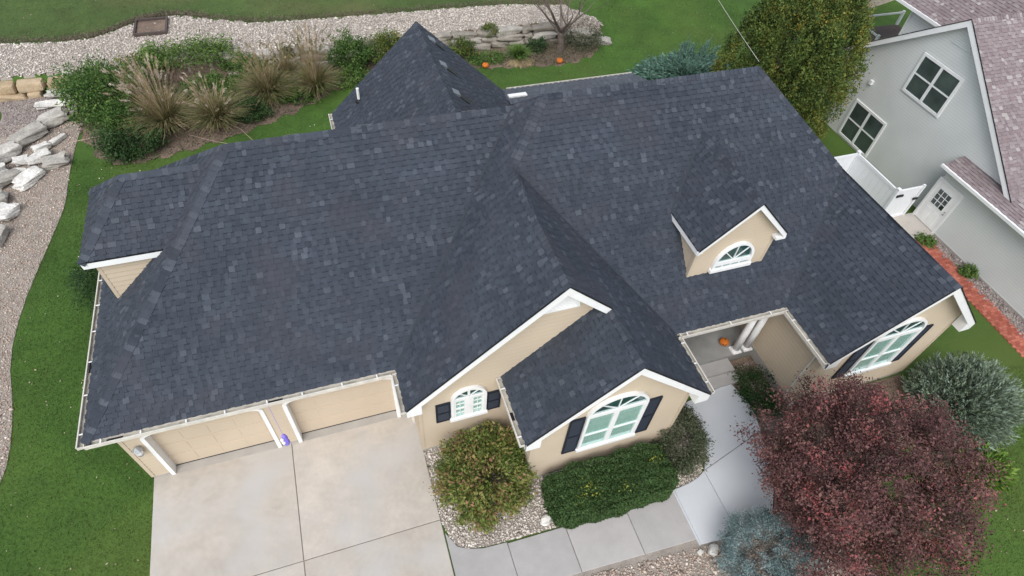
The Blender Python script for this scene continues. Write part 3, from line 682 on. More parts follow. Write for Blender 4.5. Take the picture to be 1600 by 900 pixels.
def build_trim():
    # rake boards with pork-chop returns
    def rake(P, Q, drop=.27, th=.045, ret=True):
        """white board under the roof edge from the eave end P up to the ridge end Q, in a plane facing -Y"""
        P, Q = V(P), V(Q); d = V((0, 0, -drop)); off = V((0, -.012, -.035))
        mb = MB(); mb.prism([P+off, Q+off, Q+off+d*1.12, P+off+d], (0, th, 0))
        a = mb.build('rake_board', M['white'], house)
        if ret:
            s = 1 if Q.x > P.x else -1
            mb = MB(); p = P+off+V((0, .002, 0)); sl = (Q.z-P.z)/abs(Q.x-P.x)
            mb.prism([p+V((0, .004, -.05)), p+V((0, .004, -drop-.05)), p+V((s*(OV+.05), .004, -drop-.05)), p+V((s*(OV+.05), .004, (OV+.05)*sl-.15))], (0, OV-.04, 0))
            mb.build('eave_return', M['white'], house)
        mb = MB(); dr = V((0, -.03, .0)); mb.prism([P+dr+V((0, 0, -.035)), Q+dr+V((0, 0, -.035)), Q+dr+V((0, 0, .012)), P+dr+V((0, 0, .012))], (0, .028, 0)); mb.build('drip_edge', M['black'], house)
    rake((XG0, YG1, ZE), (XG1, YG1, ZG1)); rake((XG2+.05, YG1, ZG2-.05*m_), (XG1, YG1, ZG1), ret=False)
    rake((X20, YG2, ZE), (XG2, YG2, ZG2)); rake((XE, YG2, ZE), (XG2, YG2, ZG2))
    rake((XD0, YD, ZE), (XDM, YD, ZD)); rake((XD1, YD, ZE), (XDM, YD, ZD))
    ex, ew, ey, ez, em, er = DM['E']
    rake((ex-ew, ey, ez), (ex, ey, er), drop=.17, ret=False); rake((ex+ew, ey, ez), (ex, ey, er), drop=.17, ret=False)
    # rake soffits: under the gable overhangs
    for (xa, za, xb, zb, y, o) in ((XG0, ZE, XG1, ZG1, YG1, OV), (XG2, ZG2, XG1, ZG1, YG1, OV), (X20, ZE, XG2, ZG2, YG2, OV), (XE, ZE, XG2, ZG2, YG2, OV), (XD0, ZE, XDM, ZD, YD, OV), (XD1, ZE, XDM, ZD, YD, OV), (ex-ew, ez, ex, er, ey, .21), (ex+ew, ez, ex, er, ey, .21)):
        mb = MB(); mb.prism([(xa, y+.034, za-.10), (xb, y+.034, zb-.10), (xb, y+o, zb-.10), (xa, y+o, za-.10)], (0, 0, -.02)); mb.build('soffit', M['white'], house)
    # dormer eave fascias
    ye = YB+(ez-ZE)/m_
    for s in (-1, 1):
        x = ex+s*ew; mb = MB(); mb.box(x-.02, x+.02, ey+.04, ye+.05, ez-.2, ez-.03); mb.build('fascia', M['white'], house)
        mb = MB(); mb.box(min(x, x-s*.2), max(x, x-s*.2), ey+.04, ye, ez-.19, ez-.17); mb.build('soffit', M['white'], house)
        if s > 0: mb = MB(); mb.box(x-.3, x+.03, ey-.01, ey+.2, ez-.24, ez-.16); mb.build('eave_return', M['white'], house)
        mb = MB(); mb.box(x-.03, x+.03, ey+.03, ye+.05, ez-.028, ez+.006); mb.build('drip_edge', M['black'], house)
    fx0, fy0, fy1, fz, fzr, fxr = DM['F']
    mb = MB(); mb.box(fx0+.0, (fz-ZE)/mL+.12, fy0-.03, fy0+.02, fz-.23, fz-.035); mb.build('fascia', M['white'], house)
    mb = MB(); mb.box(fx0-.03, fx0+.02, fy0+.022, fy1, fz-.2, fz-.035); mb.build('fascia', M['white'], house)
    mb = MB(); mb.box(fx0+.02, 2.4, fy0+.022, fy0+.14, fz-.2, fz-.17); mb.build('soffit', M['white'], house)
    mb = MB(); mb.box(fx0-.03, (fz-ZE)/mL+.12, fy0-.04, fy0+.01, fz-.03, fz+.008); mb.build('drip_edge', M['black'], house)
    # gutters: (start, end, outward normal)
    def gutter(P, Q, n, hang=1.05, wide=.15, cap=True):
        P, Q, n = V(P), V(Q), V(n); L = (Q-P).length; a = (Q-P)/L; z = V((0, 0, 1))
        mb = MB(); P = P+z*-.03
        mb.obox(P+n*.02-z*.115, a*L, n*(wide-.02), z*.012)
        mb.obox(P+n*(wide)-z*.115, a*L, n*.012, z*.115); mb.obox(P+n*(wide-.012), a*L, n*.03, z*.014)
        mb.obox(P+n*.006-z*.115, a*L, n*.012, z*.10)
        for e in (P, Q+z*-.03-a*.012): mb.obox(e+n*.02-z*.113, a*.012, n*(wide-.02), z*.113)
        g = mb.build('gutter', M['gutter'], house)
        mb = MB(); mb.obox(P+n*.02-z*.09+a*.02, a*(L-.04), n*(wide-.03), z*.012); mb.build('gutter_dirt', M['dirt'], g)
        rr = random.Random(int(L*100)); x = .35
        while x < L-.1:
            mb = MB(); mb.obox(P+a*x-n*.01-z*.012, a*.035, n*(wide+.03), z*.012); mb.build('gutter_hanger', M['white'], g); x += hang*rr.uniform(.85, 1.1)
        mb = MB(); mb.obox(P-n*.03-z*.19, a*L, n*.03, z*.16); mb.build('fascia', M['siding'] , house)
        mb = MB(); mb.obox(P-n*.03-z*.17, a*L, -n*.33, z*.02); mb.build('soffit', M['siding'], house)
        # dark leaf litter lying in a few places
        for k in range(int(L/2)):
            if rr.random() < .5:
                x = rr.uniform(.3, L-.8); mb = MB(); mb.obox(P+n*.035-z*.078+a*x, a*rr.uniform(.15, .5), n*(wide-.06), z*.012); mb.build('leaf_litter', M['black'], g)
    gutter((-.0, 0, ZE), (XG0+.02, 0, ZE), (0, -1, 0)); gutter((0, -.13, ZE), (0, 2*YA, ZE), (-1, 0, 0))
    gutter((XG0, -.14, ZE), (XG0, YG1, ZE), (-1, 0, 0)); gutter((X20, W1Y-.02, ZE), (X20, YG2+.04, ZE), (-1, 0, 0), 1.6)
    gutter((XE, YG2+.02, ZE), (XE, YB, ZE), (1, 0, 0), .7); gutter((XE+.02, YB, ZE), (XD0-.02, YB, ZE), (0, -1, 0), 1.5)
    gutter((XD0, YB-.15, ZE), (XD0, YD+.04, ZE), (-1, 0, 0), .9)
    gutter((14.9, 12.45, 3.40), (20.85, 12.45, 3.40), (0, 1, 0), 9); gutter((7.564, 12.33, 3.43), (7.564, 9.8, 3.43), (-1, 0, 0), 9)
    # downspouts
    def spout(x, y, z0, z1, n):
        mb = MB(); mb.box(x-.04, x+.04, y-.03, y+.03, z0, z1); mb.obox((x-.04, y-.03, z0), (.08, 0, 0), (0, -.0, .1), V(n)*.28); return mb.build('downspout', M['gutter'], house)
    spout(XG0+OV-.06, .30, .05, ZS, (0, -1, 0)); spout(XD0+OV-.05, W3Y+.25, .2, ZS, (-1, 0, 0))
build_trim()

# ---------------------------------------------------------------- windows
def arch_pts(cx, zc, rx, rz, n=20, a0=0, a1=math.pi): return [(cx+rx*math.cos(a0+(a1-a0)*i/n), zc+rz*math.sin(a0+(a1-a0)*i/n)) for i in range(n+1)]
class Win:
    def __init__(s, parent, o, u, glassm, name='window'):
        s.o, s.u = V(o), V(u); s.n = s.u.cross(V((0, 0, 1))); s.parent = parent; s.root = None; s.g = glassm; s.name = name
    def P(s, a, z, d): return s.o+s.u*a+V((0, 0, z))+s.n*d
    def bar(s, mb, a0, a1, z0, z1, d0, d1): mb.obox(s.P(a0, z0, d0), s.u*(a1-a0), V((0, 0, z1-z0)), s.n*(d1-d0))
    def ring(s, mb, outer, inner, d0, d1):
        for i in range(len(outer)-1):
            mb.prism([s.P(*outer[i], d0), s.P(*outer[i+1], d0), s.P(*inner[i+1], d0), s.P(*inner[i], d0)], s.n*(d1-d0))
    def poly(s, mb, pts, d, th=.006): mb.prism([s.P(a, z, d) for a, z in pts], s.n*th)
    def frame(s, mb, m=None): s.root = mb.build(s.name, m or M['white'], s.parent); return s.root
    def sub(s, nm, mb, m, kind=None): return mb.build(nm, m, s.root, kind=kind)
    def pane(s, pts, d=.045): mb = MB(); s.poly(mb, pts, d); s.sub('pane', mb, s.g)
def rect(a0, a1, z0, z1): return [(a0, z0), (a1, z0), (a1, z1), (a0, z1)]
def arch_window(x, y, w, z0, zs, rz, kind):
    W = Win(house, (x, y, 0), (1, 0, 0), M['glassg']); h = w/2; fw = .085; D = .10
    mb = MB()
    W.bar(mb, -h, -h+fw, z0, zs, .002, D); W.bar(mb, h-fw, h, z0, zs, .002, D); W.bar(mb, -h-.04, h+.04, z0-.07, z0+.05, .003, D+.03)
    W.ring(mb, arch_pts(0, zs, h, rz), arch_pts(0, zs, h-fw, rz-fw), .002, D)
    W.bar(mb, -h+fw, h-fw, zs-.10 if kind != 'small' else zs-.06, zs+.05, .004, D-.012)
    W.frame(mb)
    bk = MB(); W.poly(bk, rect(-h+.02, h-.02, z0, zs), .014, .004); W.poly(bk, arch_pts(0, zs+.01, h-.03, rz-.03), .0145, .004); W.sub('interior', bk, M['fan'])
    top = zs-.10 if kind != 'small' else zs-.06
    zi = z0+.05
    mu = MB()
    if kind == 'dormer':
        k = 4; hh = h-fw
        W.bar(mu, -hh, hh, top-.005, top+.005, .03, .06)
        xs = [-hh+2*hh*i/k for i in range(k+1)]
        for q in xs[1:-1]: W.bar(mu, q-.014, q+.014, zi, top, .03, .062)
        for a, b in zip(xs[:-1], xs[1:]): W.pane(rect(a+.014, b-.014, zi, top))
        angs = [0, math.pi/4, math.pi/2, 3*math.pi/4, math.pi]
    else:
        k = 2; cm = .075 if kind == 'small' else .06; hh = h-fw
        W.bar(mu, -cm, cm, zi, top, .02, .085)
        st = .06 if kind == 'small' else .02
        for s in (-1, 1):
            a, b = (-hh, -cm) if s < 0 else (cm, hh)
            W.bar(mu, a, a+st, zi, top, .021, .078); W.bar(mu, b-st, b, zi, top, .021, .078)
            zm = (zi+top)/2
            if kind == 'small':
                c = (a+b)/2; W.bar(mu, a+st, b-st, zm-.03, zm+.03, .022, .072)
                W.bar(mu, c-.011, c+.011, zi, top, .024, .068)
                for q0, q1 in ((zi, zm-.03), (zm+.03, top)):
                    W.bar(mu, a+st, b-st, (q0+q1)/2-.01, (q0+q1)/2+.01, .024, .066)
                    for e0, e1 in ((a+st, c-.011), (c+.011, b-st)):
                        for r0, r1 in ((q0, (q0+q1)/2-.01), ((q0+q1)/2+.01, q1)): W.pane(rect(e0, e1, r0, r1))
            else:
                zm = zi+(top-zi)*.42
                W.bar(mu, a, b, zm-.03, zm+.03, .022, .072)
                for r0, r1 in ((zi, zm-.03), (zm+.03, top)): W.pane(rect(a+st, b-st, r0, r1))
            bl = MB(); z = zi+.02; rr = random.Random(5)
            while z < top-.02:
                bl.obox(W.P(a+st, z, .020), W.u*(b-a-2*st), V((0, 0, .032)), W.n*.009, rr.random()); z += .04
            W.sub('blind', bl, M['blind'], 'stuff')
        angs = [0, math.pi/4, math.pi/2, 3*math.pi/4, math.pi]
    # fanlight
    rx, rzz = h-fw, rz-fw
    for a, b in zip(angs[:-1], angs[1:]):
        pts = [(0, zs+.05)] + [(p, max(q, zs+.05)) for p, q in arch_pts(0, zs, rx, rzz, 6, a, b)]
        W.pane(pts, .044)
    for a in angs[1:-1]:
        p, q = rx*math.cos(a), zs+rzz*math.sin(a); d = V((p, q-zs)).normalized() if False else None
        wv = W.u*(-(q-zs)) + V((0, 0, p)); wv.normalize(); wv *= .026 if kind != 'small' or abs(a-math.pi/2) > .1 else .07
        c0, c1 = W.P(0, zs+.04, .03), W.P(p, q, .03)
        mu.obox(c0-wv*.5, c1-c0, wv, W.n*.034)
    W.sub('muntin', mu, M['white'])
    return W
def shutter(x, y, w, z0, z1):
    mb = MB(); y -= .06
    mb.box(x, x+.05, y, y+.045, z0, z1); mb.box(x+w-.05, x+w, y, y+.045, z0, z1)
    for q in (z0, (z0+z1)/2-.03, z1-.06): mb.box(x+.05, x+w-.05, y, y+.045, q, q+.06)
    s = mb.build('shutter', M['shutter'], house); lv = MB(); z = z0+.07
    while z < z1-.09:
        lv.obox((x+.05, y+.008, z), (w-.1, 0, 0), (0, .028, .03), (0, .006, -.006)); z += .045
    lv.build('louvre', M['shutter'], s, kind='stuff')
def build_windows():
    arch_window(9.455, W1Y-.012, 1.04, 1.80, 2.84, .50, 'small')
    shutter(8.50, W1Y-.012, .42, 1.77, 2.76); shutter(9.99, W1Y-.012, .42, 1.77, 2.76)
    for cx, y in ((13.105, W2Y), (XDM, W3Y)):
        arch_window(cx, y-.012, 1.82, 1.50, 3.46, .74, 'big')
        shutter(cx-.91-.46, y-.012, .44, 1.44, 3.44); shutter(cx+.93, y-.012, .44, 1.44, 3.44)
    ex, ew, ey, ez, em, er = DM['E']
    arch_window(17.86, .1-.012, 1.34, 4.69, 4.96, .74, 'dormer')
    # half-round gable louvre
    W = Win(house, (XG1, W1Y-.012, 0), (1, 0, 0), M['white'], 'gable_vent'); mb = MB(); W.poly(mb, arch_pts(0, 5.98, .58, .60)+[], .0, .05); W.frame(mb)
    lv = MB(); z = 6.02
    while z < 6.5:
        k = .50*math.sqrt(max(0, 1-((z-5.98)/.6)**2)); W.bar(lv, -k, k, z, z+.03, .05, .062); z += .06
    W.sub('slat', lv, M['white'], 'stuff')
    # garage doors: recessed, sectional, arched tops
    for a, b in DOORS:
        yd = .364+.24; g = MB(); g.box(a-.1, b+.1, yd+.05, yd+.09, .05, DZ+DR)
        d = g.build('garage_door', M['door'], house)
        hs = (DZ+DR-.08)/4
        for i in range(4):
            p = MB(); z0 = .09+i*hs
            p.box(a-.02, b+.02, yd, yd+.045, z0+.006, z0+hs-.006)
            for j in range(4):
                x0 = a+.08+j*(b-a-.1)/4
                p.box(x0, x0+(b-a)/4-.13, yd-.008, yd, z0+.1, z0+hs-.1)
            p.build('door_panel', M['door'], d)
        p = MB(); p.box(a, b, yd-.01, yd+.04, .05, .085); p.build('weather_strip', M['black'], d)
        W = Win(house, ((a+b)/2, .364, 0), (1, 0, 0), None, 'door_casing'); h = (b-a)/2; mb = MB()
        for s in (-1, 1):
            W.bar(mb, min(s*h, s*(h+.02)), max(s*h, s*(h+.02)), .05, DZ, -.24, .03)          # deep jamb
            W.bar(mb, min(s*(h-.0), s*(h+.11)), max(s*(h-.0), s*(h+.11)), .05, DZ, .012, .035)
        W.ring(mb, arch_pts(0, DZ, h+.11, DR+.08, 24), arch_pts(0, DZ, h, DR, 24), .012, .035)
        W.ring(mb, arch_pts(0, DZ, h+.02, DR+.02, 24), arch_pts(0, DZ, h, DR, 24), -.24, .02)
        W.frame(mb)
        s = MB(); s.box(a+.02, b-.02, .364-.02, .364+.24, .03, .062); s.build('door_sill', M['found'], house)
    # coach light beside the left garage door
    mb = MB(); c = V((.66, .30, 1.95))
    mb.lathe(c+V((0, -.06, 0)), [(.03, -.22), (.07, -.2), (.10, .08), (.13, .09), (.05, .20), (.02, .24)], 8); mb.box(c.x-.05, c.x+.05, c.y-.0, c.y+.06, c.z-.1, c.z+.14)
    l = mb.build('wall_lantern', M['metal'], house); mb = MB(); mb.lathe(c+V((0, -.06, 0)), [(.072, -.16), (.103, .05)], 8); mb.build('lantern_glass', mat('frosted_glass', [(.8, .8, .8)], .3), l)
    # small dark sensor by the right garage door
    mb = MB(); mb.box(7.58, 7.64, .27, .35, 1.75, 1.95); mb.build('key_pad', M['black'], house)
    # front door in the porch
    mb = MB(); mb.box(17.2, 18.2, 2.12, 2.19, .45, 2.6); d = mb.build('front_door', M['shutter'], house); mb = MB(); mb.box(17.35, 18.05, 2.10, 2.119, 1.2, 2.4); mb.build('pane', M['glassd'], d)
    mb = MB()
    for a, b, c0, c1 in ((17.08, 17.195, .45, 2.7), (18.205, 18.32, .45, 2.7), (17.195, 18.205, 2.605, 2.7)): mb.box(a, b, 2.09, 2.185, c0, c1)
    mb.build('door_frame', M['white'], d)
    # porch slab, steps, ceiling beam, columns
    mb = MB(); mb.box(15.47, 20.11, -.72, 2.2, 0, .42); mb.build('porch_floor', M['porch'], house)
    mb = MB(); mb.prism([(17.35, -1.22, 0), (19.05, -1.22, 0), (19.05, -.73, 0), (17.35, -.73, 0)], (0, 0, .28)); mb.build('step', M['conc2'], house)
    mb = MB(); mb.prism([(17.2, -1.66, 0), (19.0, -1.62, 0), (19.1, -1.5, 0), (19.05, -1.225, 0), (17.2, -1.225, 0)], (0, 0, .16)); mb.build('step', M['conc2'], house)
    mb = MB(); mb.box(15.46, 20.12, -.75, -.45, ZS-.32, ZS-.02); mb.build('porch_beam', M['white'], house)
    for x in (19.38, 19.83):
        mb = MB(); mb.lathe((x, -.58, .42), [(.125, .12), (.125, 1.0), (.105, 2.35)], 18); c = mb.build('column', M['white'], house, smooth=True)
        mb = MB(); mb.box(x-.17, x+.17, -.75, -.41, .42, .48); mb.lathe((x, -.58, .48), [(.16, 0), (.16, .03), (.13, .07)], 18); mb.build('column_base', M['white'], c)
        mb = MB(); mb.box(x-.15, x+.15, -.73, -.43, 2.79, ZS-.33); mb.build('column_capital', M['white'], c)
build_windows()

# ---------------------------------------------------------------- foliage builders
def rand_dirs(n, rng):
    d = rng.normal(size=(n, 3)); return d/np.linalg.norm(d, axis=1)[:, None]
def quads(c, a, b):
    """diamond leaves: centre c, half length a, half width b  (N,3 each)"""
    return np.stack([c-a, c-b*.9-a*.1, c+a, c+b*.9-a*.1], 1).reshape(-1, 3)
def leaf_cloud(c, rng, size, out=None, aspect=.55, up=.5, ow=.9):
    n = len(c); d = rand_dirs(n, rng)
    if out is not None: d = d*.8+out*ow
    d[:, 2] -= .15; d /= np.linalg.norm(d, axis=1)[:, None]
    nrm = rand_dirs(n, rng)*.8; nrm[:, 2] += up
    w = np.cross(d, nrm); w /= np.linalg.norm(w, axis=1)[:, None]+1e-9
    s = size*np.exp(rng.normal(0, .25, n))[:, None]
    return quads(c, d*s, w*s*aspect)
def clumps(center, rad, ncl, rng, shell=.55, zmin=None, jag=.18):
    """cluster centres spread through an ellipsoid, mostly in its outer shell"""
    d = rand_dirs(ncl, rng); r = shell+(1-shell)*rng.random(ncl)**.7
    r *= 1+rng.normal(0, jag, ncl)
    ph = rng.random(3)*6.28; r *= 1+.11*(np.sin(d[:, 0]*5.3+ph[0]+d[:, 2]*2)+np.sin(d[:, 1]*4.7+ph[1]-d[:, 0]*2)+np.sin(d[:, 2]*6.1+ph[2]+d[:, 1]*3))*.6
    p = np.array(center)+d*r[:, None]*np.array(rad)
    keep = p[:, 2] > (center[2]-rad[2]*.92 if zmin is None else zmin)
    return p[keep], d[keep]
def shrub(name, label, cat, center, rad, ncl, nleaf, size, m, seed, group=None, spread=.22, shell=.55, bias=.5, aspect=.55, trunk=True, zmin=None, jag=.1, part='foliage', tsd=.2):
    rng = np.random.default_rng(seed)
    t = thing(name, label, cat, group); t.location = (center[0], center[1], float(hz(center[0], center[1])))
    base = np.array([center[0], center[1], float(hz(center[0], center[1]))])
    cc, dd = clumps(center, rad, ncl, rng, shell, zmin, jag)
    k = max(1, nleaf//len(cc)); sp = spread*np.mean(rad)
    c = np.repeat(cc, k, 0)+rng.normal(0, 1, (len(cc)*k, 3))*sp*np.array([1, 1, .8])
    o = np.repeat(dd, k, 0); keep = c[:, 2] > base[2]+.02; c, o = c[keep], o[keep]
    tc = np.repeat(np.clip(rng.normal(bias, tsd*.7, len(cc)), 0, 1), k)[keep]
    q = leaf_cloud(c, rng, size, o, aspect); tn = np.clip(tc+rng.normal(0, tsd, len(c)), 0, 1)
    f = np_mesh(part, q-base, 4, tn, m, t)
    if trunk:
        mb = MB(); rr = random.Random(seed)
        for i in range(7):
            e = cc[rr.randrange(len(cc))]-base; e = V(e)*.8; s = V((rr.uniform(-.08, .08), rr.uniform(-.08, .08), -.05))
            mb.tube([s, V((e.x*.4, e.y*.4, e.z*.55)), e], [.035, .022, .008], 5, rr.random())
        mb.build('branches', M['bark'], t)
    return t
def spray_bush(name, label, cat, base, tips, m, seed, group=None, nl=26, size=.055, droop=.15, wid=.16, bias=.5, aspect=.3):
    """conifer built of feathery sprays: tips = (N,3) ends of branchlets, each covered with short needles leaning outward"""
    rng = np.random.default_rng(seed); t = thing(name, label, cat, group); b = np.array(base, float); t.location = tuple(b)
    n = len(tips); start = b+(tips-b)*rng.uniform(.25, .6, (n, 1)); ax = tips-start
    f = rng.random((n, nl))**.8
    c = start[:, None]+ax[:, None]*f[:, :, None]+rng.normal(0, 1, (n, nl, 3))*wid*(1-f[:, :, None]*.75)
    c = c.reshape(-1, 3); d = np.repeat(ax/np.linalg.norm(ax, axis=1)[:, None], nl, 0)+rand_dirs(n*nl, rng)*.55
    d /= np.linalg.norm(d, axis=1)[:, None]; w = np.cross(d, rand_dirs(n*nl, rng)); w /= np.linalg.norm(w, axis=1)[:, None]
    s = size*np.exp(rng.normal(0, .3, (n*nl, 1))); keep = c[:, 2] > b[2]+.01
    q = quads(c, d*s*1.6, w*s*aspect*1.6).reshape(-1, 4, 3)[keep].reshape(-1, 3)
    tn = np.clip(np.repeat(rng.normal(bias, .14, n), nl)+(f.reshape(-1)-.5)*.25+rng.normal(0, .13, n*nl), 0, 1)[keep]
    np_mesh('foliage', q-b, 4, tn, m, t)
    mb = MB(); rr = random.Random(seed)
    for i in range(14):
        e = V(tips[rr.randrange(n)]-b)*.75; mb.tube([(0, 0, -.05), V((e.x*.45, e.y*.45, e.z*.5)), e], [.04, .025, .008], 5, rr.random())
    mb.build('branches', M['bark'], t)
    return t
def grass_clump(name, label, base, h, r, n, m, seed, group=None, plumes=0, ph=1.0, width=.016, bias=.5, lean=None, pm=None):
    rng = np.random.default_rng(seed); t = thing(name, label, 'grass clump', group); b = np.array(base, float); t.location = tuple(b)
    def strips(n, h, r, width, seg=4, droop=1.0, root=.18, off=None):
        a = rng.random(n)*6.283; el = rng.random(n)**.6
        L = h*rng.uniform(.6, 1.1, n); rad = r*el*rng.uniform(.6, 1.15, n)
        if off is not None: dx, dy = np.cos(a)*rad+off[0], np.sin(a)*rad+off[1]
        else: dx, dy = np.cos(a)*rad, np.sin(a)*rad
        rx, ry = np.cos(a)*root*r*rng.random(n), np.sin(a)*root*r*rng.random(n)
        P = []
        for i in range(seg+1):
            f = i/seg; P.append(np.stack([rx+dx*f**1.5, ry+dy*f**1.5, L*(f-droop*.42*el*f**2.8)], -1))
        P = np.stack(P, 1); side = np.stack([-np.sin(a), np.cos(a), np.zeros(n)], -1)+rng.normal(0, .4, (n, 3)); side[:, 2] *= .3
        side /= np.linalg.norm(side, axis=1)[:, None]
        q = []
        for i in range(seg):
            w0, w1 = width*(1-.75*i/seg), width*(1-.75*(i+1)/seg)
            q.append(np.stack([P[:, i]-side*w0, P[:, i]+side*w0, P[:, i+1]+side*w1, P[:, i+1]-side*w1], 1))
        return np.stack(q, 1).reshape(-1, 3), P
    q, P = strips(n, h, r, width); tn = np.repeat(np.clip(rng.normal(bias, .3, n), 0, 1), 4)
    np_mesh('blades', q, 4, tn, m, t, 'stuff')
    if plumes:
        q, P = strips(int(plumes*1.5), ph, r*.8, .011, droop=.16, off=lean)
        np_mesh('stalks', q, 4, np.repeat(rng.uniform(.45, 1, int(plumes*1.5)), 4), M['straw'], t, 'stuff')
        plumes = int(plumes*.75); P = P[:plumes]; tips = P[:, -1]; dirs = P[:, -1]-P[:, -2]; dirs /= np.linalg.norm(dirs, axis=1)[:, None]
        k = 46; f = rng.random((plumes, k, 1)); c = tips[:, None]-dirs[:, None]*f*.32+rng.normal(0, .022, (plumes, k, 3)); c[:, :, 2] -= (1-f[:, :, 0])**2*.13
        c = c.reshape(-1, 3); d = np.repeat(dirs, k, 0)+rand_dirs(plumes*k, rng)*.5; d /= np.linalg.norm(d, axis=1)[:, None]
        w = np.cross(d, rand_dirs(plumes*k, rng)); s = .035
        np_mesh('plumes', quads(c, d*s, w*s*.3), 4, np.repeat(rng.random(plumes), k), pm or M['plume'], t, 'stuff')
    return t

# ---------------------------------------------------------------- planting by the front of the house
def build_front_plants():
    shrub('hydrangea', 'rust tinged green hydrangea bush in pale gravel below the small arched window', 'shrub', (9.5, -2.55, .86), (1.32, 1.34, .88), 210, 19000, .05, M['l_hyd'], 21, spread=.105, bias=.45, tsd=.26, jag=.09, shell=.62)
    # clipped hedge
    rng = np.random.default_rng(22)
    t = thing('clipped_hedge', 'low clipped dark green hedge with yellow leaves under the big arched window', 'hedge'); t.location = (13.05, -3.75, 0)
    n = 34000
    x = rng.uniform(-1.95, 2.05, n); y = rng.uniform(-.83, .8, n); z = rng.uniform(.03, 1.02, n)
    face = rng.random(n); sx = np.where(face < .5, z*0+1.0, z)
    # push the samples to the outside of a rounded box
    hx, hy, hzz = 2.02, .85, .98
    p = np.stack([x/hx, y/hy, (z-.1)/hzz], -1)
    k = rng.integers(0, 10, n); p[k < 5, 2] = 1; m1 = (k >= 5) & (k < 8); p[m1, 1] = -1; m2 = k == 8; p[m2, 0] = -1; m3 = k == 9; p[m3, 0] = 1
    pw = 5; L = (np.abs(p[:, 0])**pw+np.abs(p[:, 1])**pw+np.clip(p[:, 2], 0, 2)**pw)**(1/pw); p = p/np.maximum(L, .6)[:, None]*(1-np.abs(rng.normal(0, .045, n)))[:, None]
    bump = .03*np.sin(p[:, 0]*17+p[:, 1]*5)+.03*np.sin(p[:, 1]*19+2+p[:, 0]*7)
    c = p*np.array([hx, hy, hzz]); c[:, 2] += .04; c += bump[:, None]*p
    c[:, 0] += .05; out = p/np.linalg.norm(p, axis=1)[:, None]
    np_mesh('foliage', leaf_cloud(c, rng, .032, out), 4, np.clip(rng.normal(.45, .22, n), 0, 1), M['l_hedge'], t)
    yl = []
    for cx, cy in ((-.95, -.15), (-.7, -.05), (1.5, .15), (-.6, -.3), (.3, -.4), (-1.1, -.35)):
        q = np.stack([rng.normal(cx, .13, 26), rng.normal(cy, .1, 26), np.full(26, .99)+rng.normal(0, .03, 26)], -1); yl.append(q)
    yl = np.concatenate(yl); np_mesh('yellow_leaves', leaf_cloud(yl, rng, .036), 4, rng.random(len(yl)), M['yellow'], t)
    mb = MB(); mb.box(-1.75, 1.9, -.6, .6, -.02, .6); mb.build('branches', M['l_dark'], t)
    shrub('juniper_mound', 'rounded olive green juniper beside the hedge at the bend of the pale walk', 'shrub', (15.75, -3.0, .55), (.78, 1.2, .62), 170, 17000, .03, M['l_olive'], 23, bias=.5, spread=.12, jag=.05, shell=.75)
    shrub('ground_juniper', 'dark low juniper spreading in the bed beside the porch steps', 'shrub', (19.45, -2.2, .2), (.62, 1.0, .34), 70, 5500, .034, M['l_dark'], 24, bias=.5, spread=.2)
    # blue globe spruce
    shrub('blue_globe_spruce', 'blue grey globe spruce beside the pale walk at the bottom edge', 'shrub', (16.35, -6.95, .78), (1.38, 1.15, .9), 260, 40000, .026, M['l_blue'], 25, spread=.075, bias=.52, aspect=.35, shell=.8, jag=.06)
    # sage juniper beyond the right gable
    rng = np.random.default_rng(26); d = rand_dirs(1800, rng); d[:, 2] = np.abs(d[:, 2])*1.1-.1
    tips = np.array([25.6, -4.7, .5])+d*np.array([1.75, 1.75, 2.0])*rng.uniform(.72, 1.06, (1800, 1)); tips[:, 2] = np.maximum(tips[:, 2], .15)
    spray_bush('upright_juniper', 'silvery sage green juniper at the right corner of the house', 'shrub', (25.6, -4.7, 0), tips, M['l_sage'], 26, nl=34, size=.036, wid=.10, bias=.52)
    d = rand_dirs(300, rng); d[:, 2] = np.abs(d[:, 2])*.6; tips = np.array([25.0, -6.6, .2])+d*np.array([1.0, .9, .8])*rng.uniform(.7, 1.1, (300, 1))
    spray_bush('gold_juniper', 'bright yellow green low juniper between red tree and lawn', 'shrub', (25.0, -6.6, 0), tips, M['l_lime'], 27, nl=22, size=.06, wid=.1, bias=.5)
    # red-leaved tree
    rng = np.random.default_rng(28); t = thing('red_tree', 'crimson leaved tree with a broad dense crown in the front yard', 'tree'); b = np.array([18.25, -6.15, 0]); t.location = tuple(b)
    ctr = np.array([18.75, -6.4, 3.2]); rad = np.array([2.6, 2.55, 2.15])
    cc, dd = clumps(ctr, rad, 760, rng, .6, .9, .1)
    hole = np.sin(dd[:, 0]*9+1.3+dd[:, 1]*3)+np.sin(dd[:, 1]*10.5+.4-dd[:, 2]*4)+np.sin(dd[:, 2]*9.5+2.1+dd[:, 0]*4); kp = hole > -1.05; cc, dd = cc[kp], dd[kp]; k = 170
    c = np.repeat(cc, k, 0)+rng.normal(0, 1, (len(cc)*k, 3))*np.array([.15, .15, .12]); o = np.repeat(dd, k, 0)
    # upright twigs poking out of the crown
    tw = rand_dirs(420, rng); tw[:, 2] = np.abs(tw[:, 2])*.9-.2; tp = ctr+tw*rad*rng.uniform(.95, 1.14, (420, 1)); ss = tp-tw*.7
    f = rng.random((420, 16, 1)); c2 = (ss[:, None]+(tp-ss)[:, None]*f+rng.normal(0, .035, (420, 16, 3))).reshape(-1, 3)
    tc = np.concatenate([np.repeat(np.clip(rng.normal(.46, .2, len(cc)), 0, 1), k), np.repeat(np.clip(rng.normal(.55, .2, 420), 0, 1), 16)])
    c = np.concatenate([c, c2]); o = np.concatenate([o, np.repeat(tw, 16, 0)]); keep = c[:, 2] > .4; c, o, tc = c[keep], o[keep], tc[keep]
